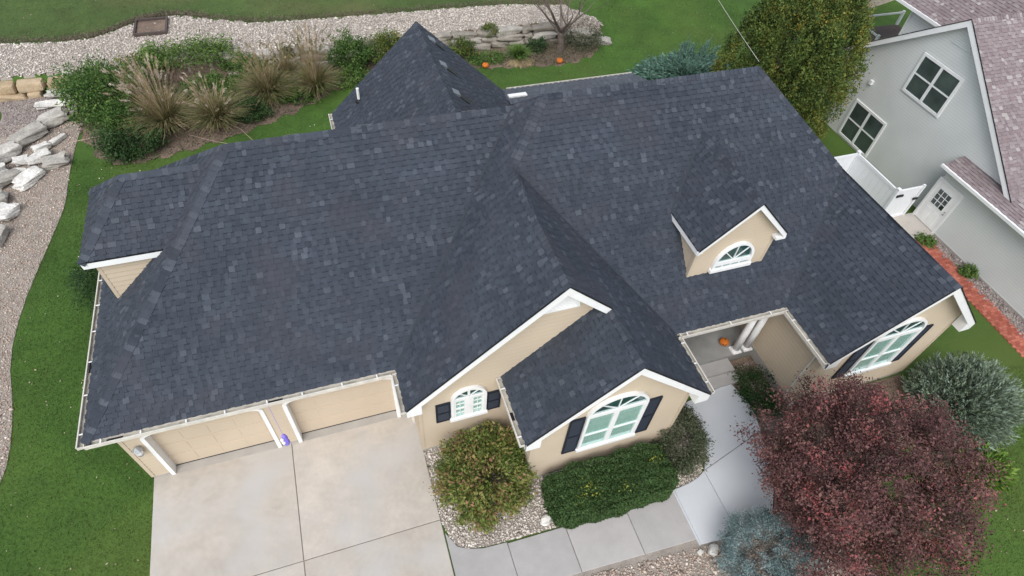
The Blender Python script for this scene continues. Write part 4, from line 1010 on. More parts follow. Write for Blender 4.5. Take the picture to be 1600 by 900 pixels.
    np_mesh('crown', leaf_cloud(c, rng, .033, o, .6, .7, .25)-b, 4, np.clip(tc+rng.normal(0, .15, len(c)), 0, 1), M['l_red'], t)
    mb = MB(); rr = random.Random(28)
    mb.tube([(0, 0, -.1), (.05, -.02, .7), (.15, -.1, 1.5)], [.13, .10, .09], 9, .3)
    for i in range(40):
        e = V(cc[rr.randrange(len(cc))]-b)*.97; s = V((.12, -.08, rr.uniform(.9, 1.5))); mid = s.lerp(e, .5)+V((rr.uniform(-.2, .2), rr.uniform(-.2, .2), .15))
        mb.tube([s, mid, e], [.05, .028, .008], 5, rr.random())
    mb.build('trunk', M['bark'], t)
build_front_plants()

# ---------------------------------------------------------------- back garden planting
def build_back_plants():
    G = 'shrubs in the back bed'
    shrub('spirea_bush', 'largest round green bush at the left end of the back bed', 'shrub', (-2.2, 19.9, 1.0), (1.75, 1.8, 1.15), 180, 14000, .055, M['l_green'], 41, G, spread=.16, bias=.5)
    shrub('spirea_bush', 'dark green low bush nearest the lawn beside the long fallen grass stem', 'shrub', (-1.15, 16.4, .5), (1.3, .8, .6), 90, 6000, .05, M['l_dark'], 42, G, spread=.17, bias=.62)
    shrub('spirea_bush', 'mid green bush between the largest bush and the low dark bush', 'shrub', (-1.4, 18.0, .65), (1.1, 1.05, .8), 80, 5000, .05, M['l_green'], 43, G, spread=.17, bias=.4)
    shrub('perennial_clump', 'bright green leafy clump behind the tall plumed grass', 'shrub', (1.3, 22.4, .9), (2.3, .9, .75), 130, 9000, .055, M['l_green'], 44, G, spread=.18, bias=.75)
    shrub('perennial_clump', 'yellow green clump at the gravel edge above the largest bush', 'shrub', (-.8, 22.3, .8), (1.2, .6, .5), 60, 3500, .05, M['l_yg'], 45, G, spread=.18, bias=.45)
    shrub('perennial_clump', 'green clump at the wall top left of the bronze grasses', 'shrub', (3.9, 21.7, .5), (1.1, .7, .55), 90, 5000, .05, M['l_green'], 46, G, spread=.18, bias=.6)
    shrub('spirea_bush', 'dark green low bush in front between straw grass and bronze grass', 'shrub', (3.95, 17.95, .42), (.95, .75, .5), 70, 4200, .045, M['l_dark'], 47, G, spread=.17, bias=.7)
    shrub('rose_bush', 'round green bush against the stone wall left of the rear gable', 'shrub', (9.2, 21.2, .85), (1.0, .95, .92), 100, 6500, .05, M['l_green'], 48, G, spread=.16, bias=.5)
    shrub('rose_bush', 'olive green bush beside the left slope of the rear gable', 'shrub', (11.2, 21.3, .8), (1.0, .8, .85), 80, 4500, .05, M['l_yg'], 49, G, spread=.2, bias=.42)
    shrub('perennial_clump', 'low bright green planting in front of the round wall bush', 'shrub', (8.95, 19.85, .3), (1.1, .55, .4), 60, 3200, .045, M['l_green'], 50, G, spread=.18, bias=.72)
    shrub('perennial_clump', 'olive tuft growing on the wall among the grey stones', 'shrub', (6.15, 22.1, .75), (.45, .35, .35), 40, 1600, .045, M['l_olive'], 51, G, spread=.2, bias=.6)
    shrub('rose_bush', 'small yellow green bush against the wall right of the rear gable', 'shrub', (15.2, 21.2, .5), (.75, .6, .55), 60, 2800, .045, M['l_yg'], 52, G, spread=.2, bias=.4)
    shrub('perennial_clump', 'flat green ground plants beside the left orange pumpkin', 'shrub', (16.5, 20.5, .12), (1.2, .6, .2), 60, 3000, .045, M['l_green'], 53, G, spread=.2, bias=.62)
    shrub('perennial_clump', 'small olive tuft on the wall top behind the rear gable', 'shrub', (17.2, 22.2, .85), (.6, .4, .35), 40, 1600, .04, M['l_yg'], 54, G, spread=.2, bias=.4)
    shrub('perennial_clump', 'dark low plants under the right side of the bare tree', 'shrub', (22.4, 20.9, .35), (1.2, .9, .45), 70, 3600, .04, M['l_olive'], 55, G, spread=.2, bias=.45)
    shrub('perennial_clump', 'dark green tuft between the spiky clump and the bare tree', 'shrub', (19.5, 20.9, .3), (.7, .5, .4), 40, 2200, .04, M['l_dark'], 56, G, spread=.2, bias=.5)
    shrub('perennial_clump', 'low green leafy filler between the plumed grass and the gravel edge', 'shrub', (2.2, 20.3, .3), (1.6, 1.0, .45), 110, 6500, .05, M['l_green'], 58, G, spread=.16, bias=.6)
    shrub('perennial_clump', 'low dark filler behind the largest round bush', 'shrub', (-.6, 20.8, .4), (1.0, 1.0, .5), 80, 4500, .05, M['l_olive'], 59, G, spread=.16, bias=.5)
    shrub('perennial_clump', 'green filler at the foot of the rusty grass sheaf', 'shrub', (6.3, 18.9, .2), (.8, .6, .35), 60, 3000, .045, M['l_green'], 60, G, spread=.17, bias=.5)
    shrub('yew_bush', 'dark feathery bush standing beside the left garage wall', 'shrub', (-1.35, 8.3, .75), (.85, 1.6, .8), 110, 9000, .045, M['l_dark'], 57, spread=.16, bias=.42, aspect=.3)
    H = 'ornamental grasses in the back bed'
    grass_clump('ornamental_grass', 'tall straw coloured grass with pale nodding plumes beside the largest bush', (.35, 17.9, 0), 1.75, 1.9, 1700, M['straw'], 61, H, 150, 3.0, bias=.45, lean=(-.35, .5))
    grass_clump('ornamental_grass', 'rounded green straw grass clump right of the plumed grass', (2.5, 17.6, 0), 1.6, 1.6, 1600, M['straw'], 62, H, 70, 2.4, bias=.36)
    grass_clump('ornamental_grass', 'bronze green grass clump in the middle of the back bed', (4.9, 19.3, 0), 1.6, 1.7, 1600, M['straw'], 63, H, 110, 2.6, bias=.34, pm=M['straw'])
    grass_clump('ornamental_grass', 'grass clump with a tall narrow rusty sheaf in front of the wall', (7.2, 19.4, 0), 1.5, 1.5, 1400, M['straw'], 64, H, 120, 3.3, bias=.38, lean=(0, .3), pm=M['straw'])
    grass_clump('ornamental_grass', 'small straw grass tuft at the wall between the grass clumps', (5.9, 20.7, 0), 1.3, 1.2, 800, M['straw'], 65, H, 40, 2.4, bias=.45, pm=M['straw'])
    # fallen stems
    mb = MB(); mb.tube([(-.1, 16.9, .5), (-1.6, 16.6, .95), (-3.4, 16.7, .7)], [.008, .008, .016], 5, .3); tag(mb.build('fallen_stem', M['plume']), 'long pale fallen grass stem lying across the low bushes', 'grass stem')
    mb = MB(); mb.tube([(1.3, 16.6, .4), (2.2, 15.9, .45), (3.2, 15.75, .1)], [.008, .008, .014], 5, .3); tag(mb.build('fallen_stem', M['plume']), 'pale grass stem drooping over the lawn edge below the straw grass', 'grass stem')
    mb = MB(); mb.tube([(3.0, 16.9, .5), (3.5, 16.4, .5), (4.0, 15.8, .1)], [.008, .008, .014], 5, .3); tag(mb.build('fallen_stem', M['plume']), 'short pale stem drooping towards the garage ridge', 'grass stem')
    # spiky lily clump, straw skirt
    t = grass_clump('spiky_clump', 'bright green spiky leaved clump with a straw skirt beside the grey wall', (18.25, 20.35, 0), .85, .85, 520, M['l_green'], 66, None, 0, width=.03, bias=.75)
    rng = np.random.default_rng(67); n = 420; a = rng.uniform(3.5, 6.0, n); r = rng.uniform(.3, .95, n); c = np.stack([np.cos(a)*r, np.sin(a)*r, .12*(1-r)+.04], -1)
    d = np.stack([np.cos(a), np.sin(a), np.full(n, -.15)], -1); w = np.stack([-np.sin(a), np.cos(a), np.zeros(n)], -1)
    np_mesh('dry_leaves', quads(c, d*.18, w*.012), 4, rng.uniform(.4, 1, n), M['straw'], t, 'stuff')
    # scrub under the bare tree
    rng = np.random.default_rng(68); q = sample_poly([(18.8, 19.6), (20.4, 19.2), (22.2, 19.7), (23.3, 20.5), (24.2, 22.3), (23.6, 23.2), (21.5, 22.0), (19.5, 21.2)], 420, rng)
    c = np.stack([q[:, 0], q[:, 1], hz(q[:, 0], q[:, 1])+.02+rng.random(len(q))**2*.45], -1)
    np_mesh('dry_scrub', leaf_cloud(c, rng, .06, None, .25), 4, rng.random(len(c)), M['scrub'], None, 'stuff')
    # bare tree
    rr = random.Random(69); t = thing('bare_tree', 'leafless grey brown tree with many rising branches in the back bed', 'tree'); b = V((20.78, 20.4, 0)); t.location = b
    mb = MB()
    def branch(p, d, L, r, lev):
        pts = [p]; rad = [r]; q = p.copy(); dd = d.copy()
        for i in range(4):
            dd = (dd+V((rr.uniform(-.14, .14), rr.uniform(-.14, .14), .07))).normalized(); q = q+dd*L/4; pts.append(q.copy()); rad.append(r*(1-.17*(i+1)))
        mb.tube(pts, rad, 6 if lev < 2 else 4, rr.random())
        if lev < 4:
            for i in range(3 if lev < 3 else 3):
                k = rr.choice((1, 2, 3, 4)); s = pts[k]; a = rr.uniform(0, 6.283); tilt = rr.uniform(.45, .85)
                side = V((math.cos(a), math.sin(a), .15)); nd = (dd*(1-tilt*.5)+side*tilt).normalized()
                branch(s, nd, L*rr.uniform(.6, .8), rad[k]*.62, lev+1)
    mb.tube([(0, 0, -.1), (0, 0, .6), (-.1, .02, 1.25)], [.21, .17, .15], 9, .4)
    for a in range(7):
        an = a*.9+.2; branch(V((-.1, .02, 1.05+.06*a)), V((math.cos(an)*.9, math.sin(an)*.9, .8)).normalized(), 2.2, .085, 0)
    mb.build('trunk', M['bark'], t)
    # blue spreading juniper
    rng = np.random.default_rng(70); n = 1500; d = rand_dirs(n, rng); d[:, 2] = np.abs(d[:, 2])*.75+.02
    tips = np.array([26.5, 16.5, .15])+d*np.array([3.2, 1.9, 1.3])*rng.uniform(.6, 1.05, (n, 1))
    ex = np.array([[26.9, 17.3, 1.75], [26.8, 17.3, 1.6], [27.0, 17.2, 1.55], [28.3, 17.4, 1.5], [28.2, 17.2, 1.45], [29.0, 17.2, 1.3], [26.6, 17.4, 1.45], [27.2, 17.3, 1.5]])
    tips = np.concatenate([tips, np.repeat(ex, 6, 0)+rng.normal(0, .12, (48, 3))])
    spray_bush('spreading_juniper', 'blue green spreading juniper behind the roof ridge beside the lawn', 'shrub', (26.6, 16.3, 0), tips, M['l_jun'], 70, nl=30, size=.055, wid=.13, bias=.55, aspect=.26)
    # tall evergreen between the houses: several upright lobes
    rng = np.random.default_rng(71); t = thing('tall_evergreen', 'tall dense green and gold tree between the two houses', 'tree'); b = np.array([28.4, 10.6, 0]); t.location = tuple(b)
    pts = []; outs = []; tc = []
    for lx, ly, lr, lh in ((27.0, 10.6, 1.6, 7.4), (29.0, 9.9, 1.6, 7.1), (28.3, 12.0, 1.8, 7.8), (30.2, 10.9, 1.4, 6.4), (27.7, 9.2, 1.3, 6.0), (26.2, 11.6, 1.3, 6.4), (29.6, 12.2, 1.4, 7.2)):
        n = 250; z = rng.random(n)**.85; a = rng.random(n)*6.283; prof = np.sin(np.clip(z*.93+.07, 0, 1)*math.pi)**.55*np.where(z > .6, 1-.25*(z-.6)/.4, 1)
        r = lr*prof*(.72+.34*rng.random(n)); cc = np.stack([lx+np.cos(a)*r, ly+np.sin(a)*r, .3+z*lh], -1); k = 75
        pts.append(np.repeat(cc, k, 0)+rng.normal(0, 1, (n*k, 3))*np.array([.10, .10, .22])); o = np.stack([np.cos(a)*.6, np.sin(a)*.6, np.full(n, 1.4)], -1); outs.append(np.repeat(o, k, 0))
        gold = rng.normal(.38, .17, n)+.14*(lx > 28.6)+.16*np.exp(-((z-.25)/.25)**2)*(rng.random(n) < .5); tc.append(np.repeat(np.clip(gold, 0, 1), k))
    c = np.concatenate(pts); o = np.concatenate(outs); o /= np.linalg.norm(o, axis=1)[:, None]; tc = np.concatenate(tc)
    np_mesh('crown', leaf_cloud(c, rng, .05, o)-b, 4, np.clip(tc+rng.normal(0, .15, len(c)), 0, 1), M['l_yg'], t)
    mb = MB(); mb.tube([(0, 0, -.1), (0, 0, 3), (.1, 0, 6)], [.22, .15, .05], 8, .4)
    for i in range(30):
        e = V(c[rr.randrange(len(c))]-b)*.9; mb.tube([(0, 0, max(.4, e.z*.5)), e], [.06, .01], 5, .5)
    mb.build('trunk', M['bark'], t)
build_back_plants()

# ---------------------------------------------------------------- stones
def rock_mesh(size, seed, pw=4.5, rough=.07, n=7):
    rng = np.random.default_rng(seed); g = np.linspace(-1, 1, n); vs = []; fs = []; tt = []
    for ax in range(3):
        for s in (-1, 1):
            A, B = np.meshgrid(g, g); b0 = len(vs)
            P = np.zeros((n*n, 3)); P[:, ax] = s; P[:, (ax+1) % 3] = A.ravel(); P[:, (ax+2) % 3] = B.ravel(); vs += list(P)
            for i in range(n-1):
                for j in range(n-1):
                    q = (b0+i*n+j, b0+i*n+j+1, b0+(i+1)*n+j+1, b0+(i+1)*n+j); fs.append(q if s > 0 else q[::-1])
    v = np.array(vs); L = (np.abs(v)**pw).sum(1)**(1/pw); v = v/L[:, None]
    ph = rng.random((6, 3))*6.28; fr = rng.uniform(1.2, 3.6, (6, 3)); d = np.zeros(len(v))
    for k in range(6): d += np.sin(v@fr[k]+ph[k].sum())
    v = v*(1+rough*d[:, None]*.5)
    v += (np.sin(v@rng.uniform(4, 8, (3, 3))+rng.random(3)*6)*rough*.4)
    v = v*np.array(size)/2
    v[:, 2] += v[:, 0]*rng.uniform(-.08, .08)+v[:, 1]*rng.uniform(-.08, .08)
    return v, fs
def stone(name, c, size, rz, m, parent, seed, pw=4.5, rough=.07, tint=None):
    v, fs = rock_mesh(size, seed, pw, rough); me = bpy.data.meshes.new(name); me.from_pydata([tuple(p) for p in v], [], fs); me.update()
    rr = random.Random(seed); at = me.attributes.new('tint', 'FLOAT', 'FACE'); at.data.foreach_set('value', [rr.random() if tint is None else tint]*len(fs)); me.materials.append(m)
    me.polygons.foreach_set('use_smooth', [m is not M['lime']]*len(fs))
    o = link(name, me, parent); o.location = c; o.rotation_euler = (rr.uniform(-.05, .05), rr.uniform(-.05, .05), rz); return o
def build_stones():
    t = thing('grey_stone_wall', 'grey stacked stone retaining wall below the white gravel terrace', 'retaining wall'); rr = random.Random(81); k = 0
    def yb(x): return 21.72 if x < 18 else 21.72-.028*(x-18)**2.0
    for c in range(3):
        x = 3.0+rr.uniform(-.4, .4)
        while x < 23.2:
            w = rr.uniform(.5, 1.6); h = .31*rr.uniform(.8, 1.05)
            y = yb(x+w/2)+.17*c+rr.uniform(-.05, .05)
            if x > 21.5 and c == 2: break
            stone('stone', (x+w/2, y+.2, .15+c*.29+rr.uniform(-.02, .02)), (w*.98, .55+rr.uniform(0, .15), h*rr.uniform(.95, 1.08)), rr.uniform(-.09, .09)-(.12*(x-19) if x > 19 else 0), M['greystone'], t, 900+k, 7, .09); x += w; k += 1
    t = thing('tan_stone_wall', 'short wall of squared tan sandstone blocks at the left edge', 'retaining wall')
    for i, (x, w) in enumerate(((-7.4, 1.1), (-6.25, 1.15), (-5.0, 1.3))):
        stone('stone', (x+w/2, 22.1, .5), (w*.97, .6, .44), rr.uniform(-.04, .04), M['tanstone'], t, 950+i, 8, .03)
    for i, (x, w) in enumerate(((-7.6, 1.6), (-5.95, .6))): stone('stone', (x+w/2, 21.95, .13), (w*.97, .6, .3), 0, M['tanstone'], t, 960+i, 7, .04)
    t = thing('limestone_outcrop', 'tumbled pale limestone slabs stepping down the left edge of the garden', 'rock outcrop')
    R_ = [(-4.45, 21.35, .35, 1.35, .6, .28, .1), (-4.8, 20.75, .2, 1.5, .6, .25, .05), (-4.05, 22.2, .75, .5, .45, .45, .2), (-3.95, 20.9, .2, .6, .5, .3, .3), (-3.8, 20.2, .15, .5, .45, .25, .1),
          (-4.55, 19.4, .28, 1.3, 1.1, .5, .5), (-5.35, 18.3, .3, 1.7, .95, .5, .75), (-6.1, 17.1, .3, 1.6, .9, .5, .85), (-4.75, 17.4, .2, .8, .5, .35, .6), (-4.2, 17.9, .15, .9, .35, .25, 1.0),
          (-4.75, 16.65, .2, 1.1, .75, .4, .6), (-4.1, 16.25, .2, 1.15, .95, .36, .15), (-5.4, 16.6, .2, .7, .6, .35, .3), (-5.75, 15.4, .25, 1.25, .8, .4, .7), (-4.95, 15.3, .2, 1.35, .85, .35, .95),
          (-5.95, 14.2, .25, .9, 1.1, .45, .3), (-5.45, 13.3, .22, 1.0, 1.0, .42, 1.2), (-6.2, 12.6, .3, .8, .9, .5, .2), (-5.6, 11.9, .22, .8, 1.3, .42, -.2), (-5.35, 15.9, .15, .5, .4, .3, .2), (-6.3, 15.9, .3, 1.1, .9, .5, .8)]
    for i, (x, y, z, a, b, c, r) in enumerate(R_): stone('stone', (x, y, z), (a*.86, b*.7, c*.75), r, M['lime'], t, 980+i, 12, .09)
    st = stone('stone', (10.95, -4.12, .09), (.34, .26, .18), .5, M['lime'], None, 1010, 3, .1, .9); tag(st, 'pale loose stone on the gravel at the left end of the hedge', 'stone')
    st = stone('stone', (15.28, -6.3, .1), (.34, .26, .24), .9, M['lime'], None, 1011, 3, .1, .9); tag(st, 'pale rounded stone on gravel beside the blue globe spruce', 'stone')
    st = stone('stone', (14.9, -6.24, .06), (.18, .14, .12), .2, M['lime'], None, 1012, 3, .1, .9); tag(st, 'small whitish stone at the corner of the grey walkway', 'stone')
    # pumpkins
    def pumpkin(c, r, label, face=False):
        mb = MB(); n = 40; rows = 12; base = []
        for i in range(rows+1):
            ph = math.pi*i/rows; row = []
            for k in range(n):
                a = 2*math.pi*k/n; rib = 1-.07*abs(math.cos(a*5))**6
                row.append((r*1.08*math.sin(ph)*rib*math.cos(a), r*1.08*math.sin(ph)*rib*math.sin(a), r*.82*(-math.cos(ph))*(1-.12*(1 if i > rows*.8 else 0)*abs(math.cos(ph))) + r*.82))
            base.append(row)
        for i in range(rows):
            for k in range(n): mb.face((base[i][k], base[i][(k+1) % n], base[i+1][(k+1) % n], base[i+1][k]))
        t = mb.build('pumpkin', M['pumpkin'], None, smooth=True); t.location = c; tag(t, label, 'pumpkin', None)
        mb = MB(); mb.tube([(0, 0, r*1.45), (.01, .01, r*1.7), (.04, .02, r*1.95)], [r*.16, r*.11, r*.1], 7); mb.build('stem', M['stem'], t)
        if face:
            d = V((-.45, -.8, .0)).normalized(); s = V((-d.y, d.x, 0))
            def cut(pts):
                f = MB(); q = []
                for a, z in pts:
                    w = math.sqrt(max(.05, 1-(z/.82-1)**2))*1.08; q.append((d*math.sqrt(max(.01, w*w-a*a))*1.015+s*a+V((0, 0, z)))*r)
                f.prism(q, d*.004); f.build('carved_opening', M['black'], t)
            cut([(-.5, .95), (-.15, .95), (-.32, 1.28)]); cut([(.15, .95), (.5, .95), (.32, 1.28)]); cut([(-.5, .62), (-.25, .4), (.25, .4), (.5, .62), (.2, .55), (-.2, .55)])
    pumpkin((16.2, 19.85, .02), .17, 'orange pumpkin at the left among green ground plants')
    pumpkin((20.4, 19.45, .02), .18, 'orange pumpkin in front of the bare tree')
    pumpkin((19.12, -.22, .42), .155, 'carved orange pumpkin on the porch floor beside the columns', True)
    # drain basin frame on the gravel terrace
    t = thing('wooden_frame', 'weathered brown timber box frame lying on the gravel terrace', 'timber frame'); t.location = (-.45, 25.85, .88)
    mb = MB(); mb.box(-.8, .8, .72, .84, 0, .16, .4); mb.build('board', M['wood'], t); mb = MB(); mb.box(-.8, .8, -.84, -.72, 0, .16, .7); mb.build('board', M['wood'], t)
    mb = MB(); mb.box(-.8, -.7, -.72, .72, 0, .16, .2); mb.build('board', M['wood'], t); mb = MB(); mb.box(.7, .8, -.72, .72, 0, .16, .9); mb.build('board', M['wood'], t)
    mb = MB(); mb.box(-.7, .7, -.72, .72, 0, .05); mb.build('soil', M['mulch'], t)
    # hanging ornament
    t = thing('hanging_ornament', 'purple and white fabric ornament hanging from the gutter between the garage doors', 'ornament'); t.location = (4.30, -.22, 0)
    mb = MB(); mb.tube([(0, 0, 3.38), (0, 0, 1.86)], .006, 5); mb.build('string', M['purple'], t)
    mb = MB(); mb.lathe((0, 0, 1.2), [(.07, 0), (.10, .08), (.08, .22), (.09, .36), (.06, .5), (.02, .6)], 9); mb.build('body', M['purple'], t, smooth=True)
    mb = MB()
    for x, z in ((-.06, 1.62), (-.05, 1.44)): mb.lathe((x, -.08, z), [(.01, -.06), (.05, -.03), (.05, .03), (.01, .07)], 8)
    mb.build('white_patch', M['white'], t, smooth=True)
build_stones()

# ---------------------------------------------------------------- lawn blades
def build_blades():
    rng = np.random.default_rng(91)
    drive = [(.3, .6), (.3, -16), (8.1, -16), (8.1, .6)]
    regs = [([(-4.2, -3.5), (.33, -3.5), (.33, 9), (-.2, 9.6), (-.2, 16), (-2.0, 15.8), (-3.5, 16.5), (-3.5, 13.5), (-4.0, 10), (-4.2, 6), (-3.75, 3), (-4.2, 0)], 620, .055),
            ([(-.2, 9.9), (10, 9.9), (14, 12.6), (24, 12.8), (30, 14), (34, 22), (34, 40), (24.6, 24), (23.6, 20.5), (20.4, 19), (17.6, 19.5), (10, 20.1), (6.6, 18.2), (2.3, 16.2), (-.2, 15.6)], 200, .065),
            ([(-14, 26.1), (-4.5, 25.4), (-2.4, 26.1), (-.3, 27.2), (1, 27.3), (4.7, 25.6), (12, 25.3), (19.3, 25.1), (24.2, 23.2), (40, 30), (40, 46), (-14, 44)], 80, .08),
            ([(25.4, -3), (27.5, -3), (29.9, -4), (29.9, -12), (19, -12), (20, -7.5), (24, -6.5)], 420, .06), ([(25.4, 2.5), (30, 2.5), (29.5, 9), (25.4, 9)], 120, .06)]
    vs = []; ts = []; far = []; tf = []
    for ri, (poly, den, hgt) in enumerate(regs):
        q = sample_poly(poly, den, rng); n = len(q); a = rng.random(n)*6.283; w = .009*rng.uniform(.7, 1.5, n)*(hgt/.055); h = hgt*rng.uniform(.5, 1.3, n)
        z = hz(q[:, 0], q[:, 1])-.005; ca, sa = np.cos(a), np.sin(a); l = rng.normal(0, .5, (n, 2))*h[:, None]
        p = np.stack([q[:, 0], q[:, 1], z], -1); s = np.stack([ca*w, sa*w, np.zeros(n)], -1)
        vs.append(np.stack([p-s, p+s, p+np.stack([l[:, 0], l[:, 1], h], -1)], 1).reshape(-1, 3)); ts.append(np.clip(rng.normal(.4, .2, n), 0, 1))
        if ri == 2: k = q[:, 0] < 24; far = vs[-1].reshape(-1, 3, 3)[k].reshape(-1, 3); tf = ts[-1][k]; vs[-1] = vs[-1].reshape(-1, 3, 3)[~k].reshape(-1, 3); ts[-1] = ts[-1][~k]
    np_mesh('dry_grass_blades', far, 3, tf, M['blade2'], None, 'stuff')
    # fallen leaf flecks on the lawn
    q = np.concatenate([sample_poly(p, d*.004, rng) for p, d, h in regs]); n = len(q)
    c = np.stack([q[:, 0], q[:, 1], hz(q[:, 0], q[:, 1])+.05], -1)
    np_mesh('fallen_leaves', leaf_cloud(c, rng, .028, None, .6, 2.0), 4, rng.random(n), M['plume'], None, 'stuff')
    q = np.array([18.6, -6.2])+rng.normal(0, 1, (420, 2))*np.array([2.0, 1.7]); q = q[(q[:, 1] < -3.1) & (q[:, 0] < 24) & (q[:, 0] > 19)]
    np_mesh('fallen_red_leaves', leaf_cloud(np.stack([q[:, 0], q[:, 1], np.full(len(q), .085)], -1), rng, .03, None, .6, 2.5), 4, rng.random(len(q)), M['l_red'], None, 'stuff')
    # dry grass along the far gravel edge
    e = np.array([(-12, 26.1), (-7.4, 25.8), (-4.5, 25.4), (-3.2, 25.5), (-2.2, 26.1), (-1.2, 26.9), (-.3, 27.15), (.85, 27.2), (2.4, 26.5), (4.7, 25.6), (8, 25.4), (11.7, 25.3), (15.5, 25.25), (19.3, 25.05), (22.5, 24.4)])
    i = rng.integers(0, len(e)-1, 9000); f = rng.random((9000, 1)); c = e[i]*(1-f)+e[i+1]*f; c[:, 1] += np.abs(rng.normal(0, .28, 9000))-.12
    c = np.stack([c[:, 0], c[:, 1], hz(c[:, 0], c[:, 1])+.04+.05*rng.random(9000)], -1)
    np_mesh('dry_grass', leaf_cloud(c, rng, .07, None, .16), 4, rng.uniform(.1, .8, 9000), M['scrub'], None, 'stuff')
    np_mesh('grass_blades', np.concatenate(vs), 3, np.concatenate(ts), M['blade'], None, 'stuff')
build_blades()

# ---------------------------------------------------------------- neighbouring house
def build_neighbour():
    nb = thing('neighbour_house', 'pale grey sided house with pinkish weathered shingle roof at the right edge', 'house')
    xg = 32.2; xr = 31.9; yr, zr = 6.95, 7.55; sl = .77; xR = 47
    yl, yR = 12.6, -9.0; zl = zr-sl*(yl-yr); z3 = 2.45
    yb = yr-(zr-z3)/sl
    g = siding('wall', (xg, yl-.4, 0), (0, -1, 0), [(0, -.2), (yl-.4-yb-.3, -.2), (yl-.4-yb-.3, z3+.1), (yl-.4-yr, zr-.2), (0, zl+.1)], M['ngrey'], nb, step=.12, lap=.018)
    S = [(xr, yb, z3), (xR, yb, z3), (xR, yr, zr), (xr, yr, zr)]; Nn = [(xr, yl, zl), (xr, yr, zr), (xR, yr, zr), (xR, yl, zl)]
    # rear wing with its ridge running away from the street
    xw, zw = 36.0, 5.0; xm = 41.0; zm = zw+.77*(xm-xw)
    Wl = [(xw, 9.4, zw), (xw, 16.5, zw), (xm, 16.5, zm), (xm, 5.5, zm)]
    # lean-to roof over the projecting side wall
    pent = [(31.35, 3.95, 2.93), (31.35, -9, 2.93), (32.22, -9, 3.2), (32.22, 3.95, 3.2)]
    place_roof(nb, [S, Nn, Wl, pent], [((xr, yr, zr), (xR, yr, zr), (xr, yb, z3), (xr, yl, zl))], M['nshingle'], 31, 300, None, wlo=.12, whi=.3, hidden=(1,))
    for P, Q in (((xr, yl, zl), (xr, yr, zr)), ((xr, yb, z3), (xr, yr, zr))):
        P, Q = V(P), V(Q); mb = MB(); mb.prism([P+V((-.01, 0, -.03)), Q+V((-.01, 0, -.03)), Q+V((-.01, 0, -.31)), P+V((-.01, 0, -.27))], (.045, 0, 0)); mb.build('rake_board', M['white'], nb)
        mb = MB(); mb.prism([P+V((-.025, 0, -.03)), Q+V((-.025, 0, -.03)), Q+V((-.025, 0, .01)), P+V((-.025, 0, .01))], (.02, 0, 0)); mb.build('drip_edge', M['black'], nb)
        mb = MB(); mb.prism([P+V((.036, 0, -.1)), Q+V((.036, 0, -.1)), Q+V((.3, 0, -.1)), P+V((.3, 0, -.1))], (0, 0, -.02)); mb.build('soffit', M['ngrey'], nb)
    # projecting side wall with door
    xs = 31.7
    siding('wall', (xs, 3.85, 0), (0, -1, 0), [(0, .1), (12.8, .1), (12.8, 2.85), (0, 2.85)], M['ngrey'], nb, step=.12, lap=.018)
    siding('wall', (xg, 3.85, 0), (-1, 0, 0), [(0, -.1), (xg-xs, -.1), (xg-xs, 2.85), (0, 3.05)], M['ngrey'], nb, step=.12, lap=.018)
    mb = MB(); mb.box(xs-.03, xs+.2, -9, 3.86, -.2, .1); mb.build('foundation', M['found'], nb)
    mb = MB(); mb.box(31.22, 31.34, -9, 4.0, 2.80, 2.92); mb.build('gutter', M['white'], nb); mb = MB(); mb.box(31.345, 31.38, -9, 3.98, 2.74, 2.9); mb.build('fascia', M['white'], nb)
    mb = MB(); mb.box(31.385, xs-.015, -9, 3.98, 2.74, 2.77); mb.build('soffit', M['white'], nb)
    # door
    W = Win(nb, (xs, 3.27, 0), (0, -1, 0), M['glassd'], 'side_door'); mb = MB()
    W.bar(mb, -.55, .55, -.0, 2.1, .012, .03); W.frame(mb)
    fr = MB(); W.bar(fr, -.66, -.552, 0, 2.22, .012, .05); W.bar(fr, .552, .66, 0, 2.22, .012, .05); W.bar(fr, -.55, .55, 2.10, 2.22, .012, .05); W.sub('door_frame', fr, M['white'])
    bk = MB(); W.bar(bk, -.36, .32, 1.05, 1.85, .03, .034); W.sub('interior', bk, M['dark'])
    for i in range(3):
        for j in range(3): a = -.34+i*.22; z = 1.07+j*.26; W.pane(rect(a, a+.2, z, z+.24), .036)
    mu = MB()
    for i in range(4): W.bar(mu, -.362+i*.22, -.338+i*.22, 1.05, 1.85, .034, .05); W.bar(mu, -.36, .32, 1.046+i*.26, 1.07+i*.26, .034, .049)
    W.sub('muntin', mu, M['white'])
    pn = MB(); W.bar(pn, -.36, -.06, .2, .85, .03, .04); W.bar(pn, .04, .34, .2, .85, .03, .04); W.sub('door_panel', pn, M['white'])
    kn = MB(); kn.obox(W.P(.44, 1.0, .03), W.u*.05, V((0, 0, .05)), W.n*.07); kn.obox(W.P(.44, 1.12, .03), W.u*.05, V((0, 0, .05)), W.n*.04); W.sub('handle', kn, M['metal'])
    # windows
    for y, w, z0, z1 in ((7.02, 2.2, 3.72, 5.52), (8.9, 2.15, .12, 2.08)):
        W = Win(nb, (xg, y, 0), (0, -1, 0), M['glassd']); h = w/2; mb = MB(); f = .11
        W.bar(mb, -h, -h+f, z0, z1, .01, .07); W.bar(mb, h-f, h, z0, z1, .01, .07); W.bar(mb, -h+f, h-f, z1-f, z1, .01, .068); W.bar(mb, -h+f, h-f, z0, z0+f, .01, .068)
        W.bar(mb, -.06, .06, z0+f, z1-f, .01, .066); W.frame(mb)
        bk = MB(); W.bar(bk, -h+f, h-f, z0+f, z1-f, .012, .018); W.sub('interior', bk, M['room']); mu = MB(); zm = (z0+z1)/2
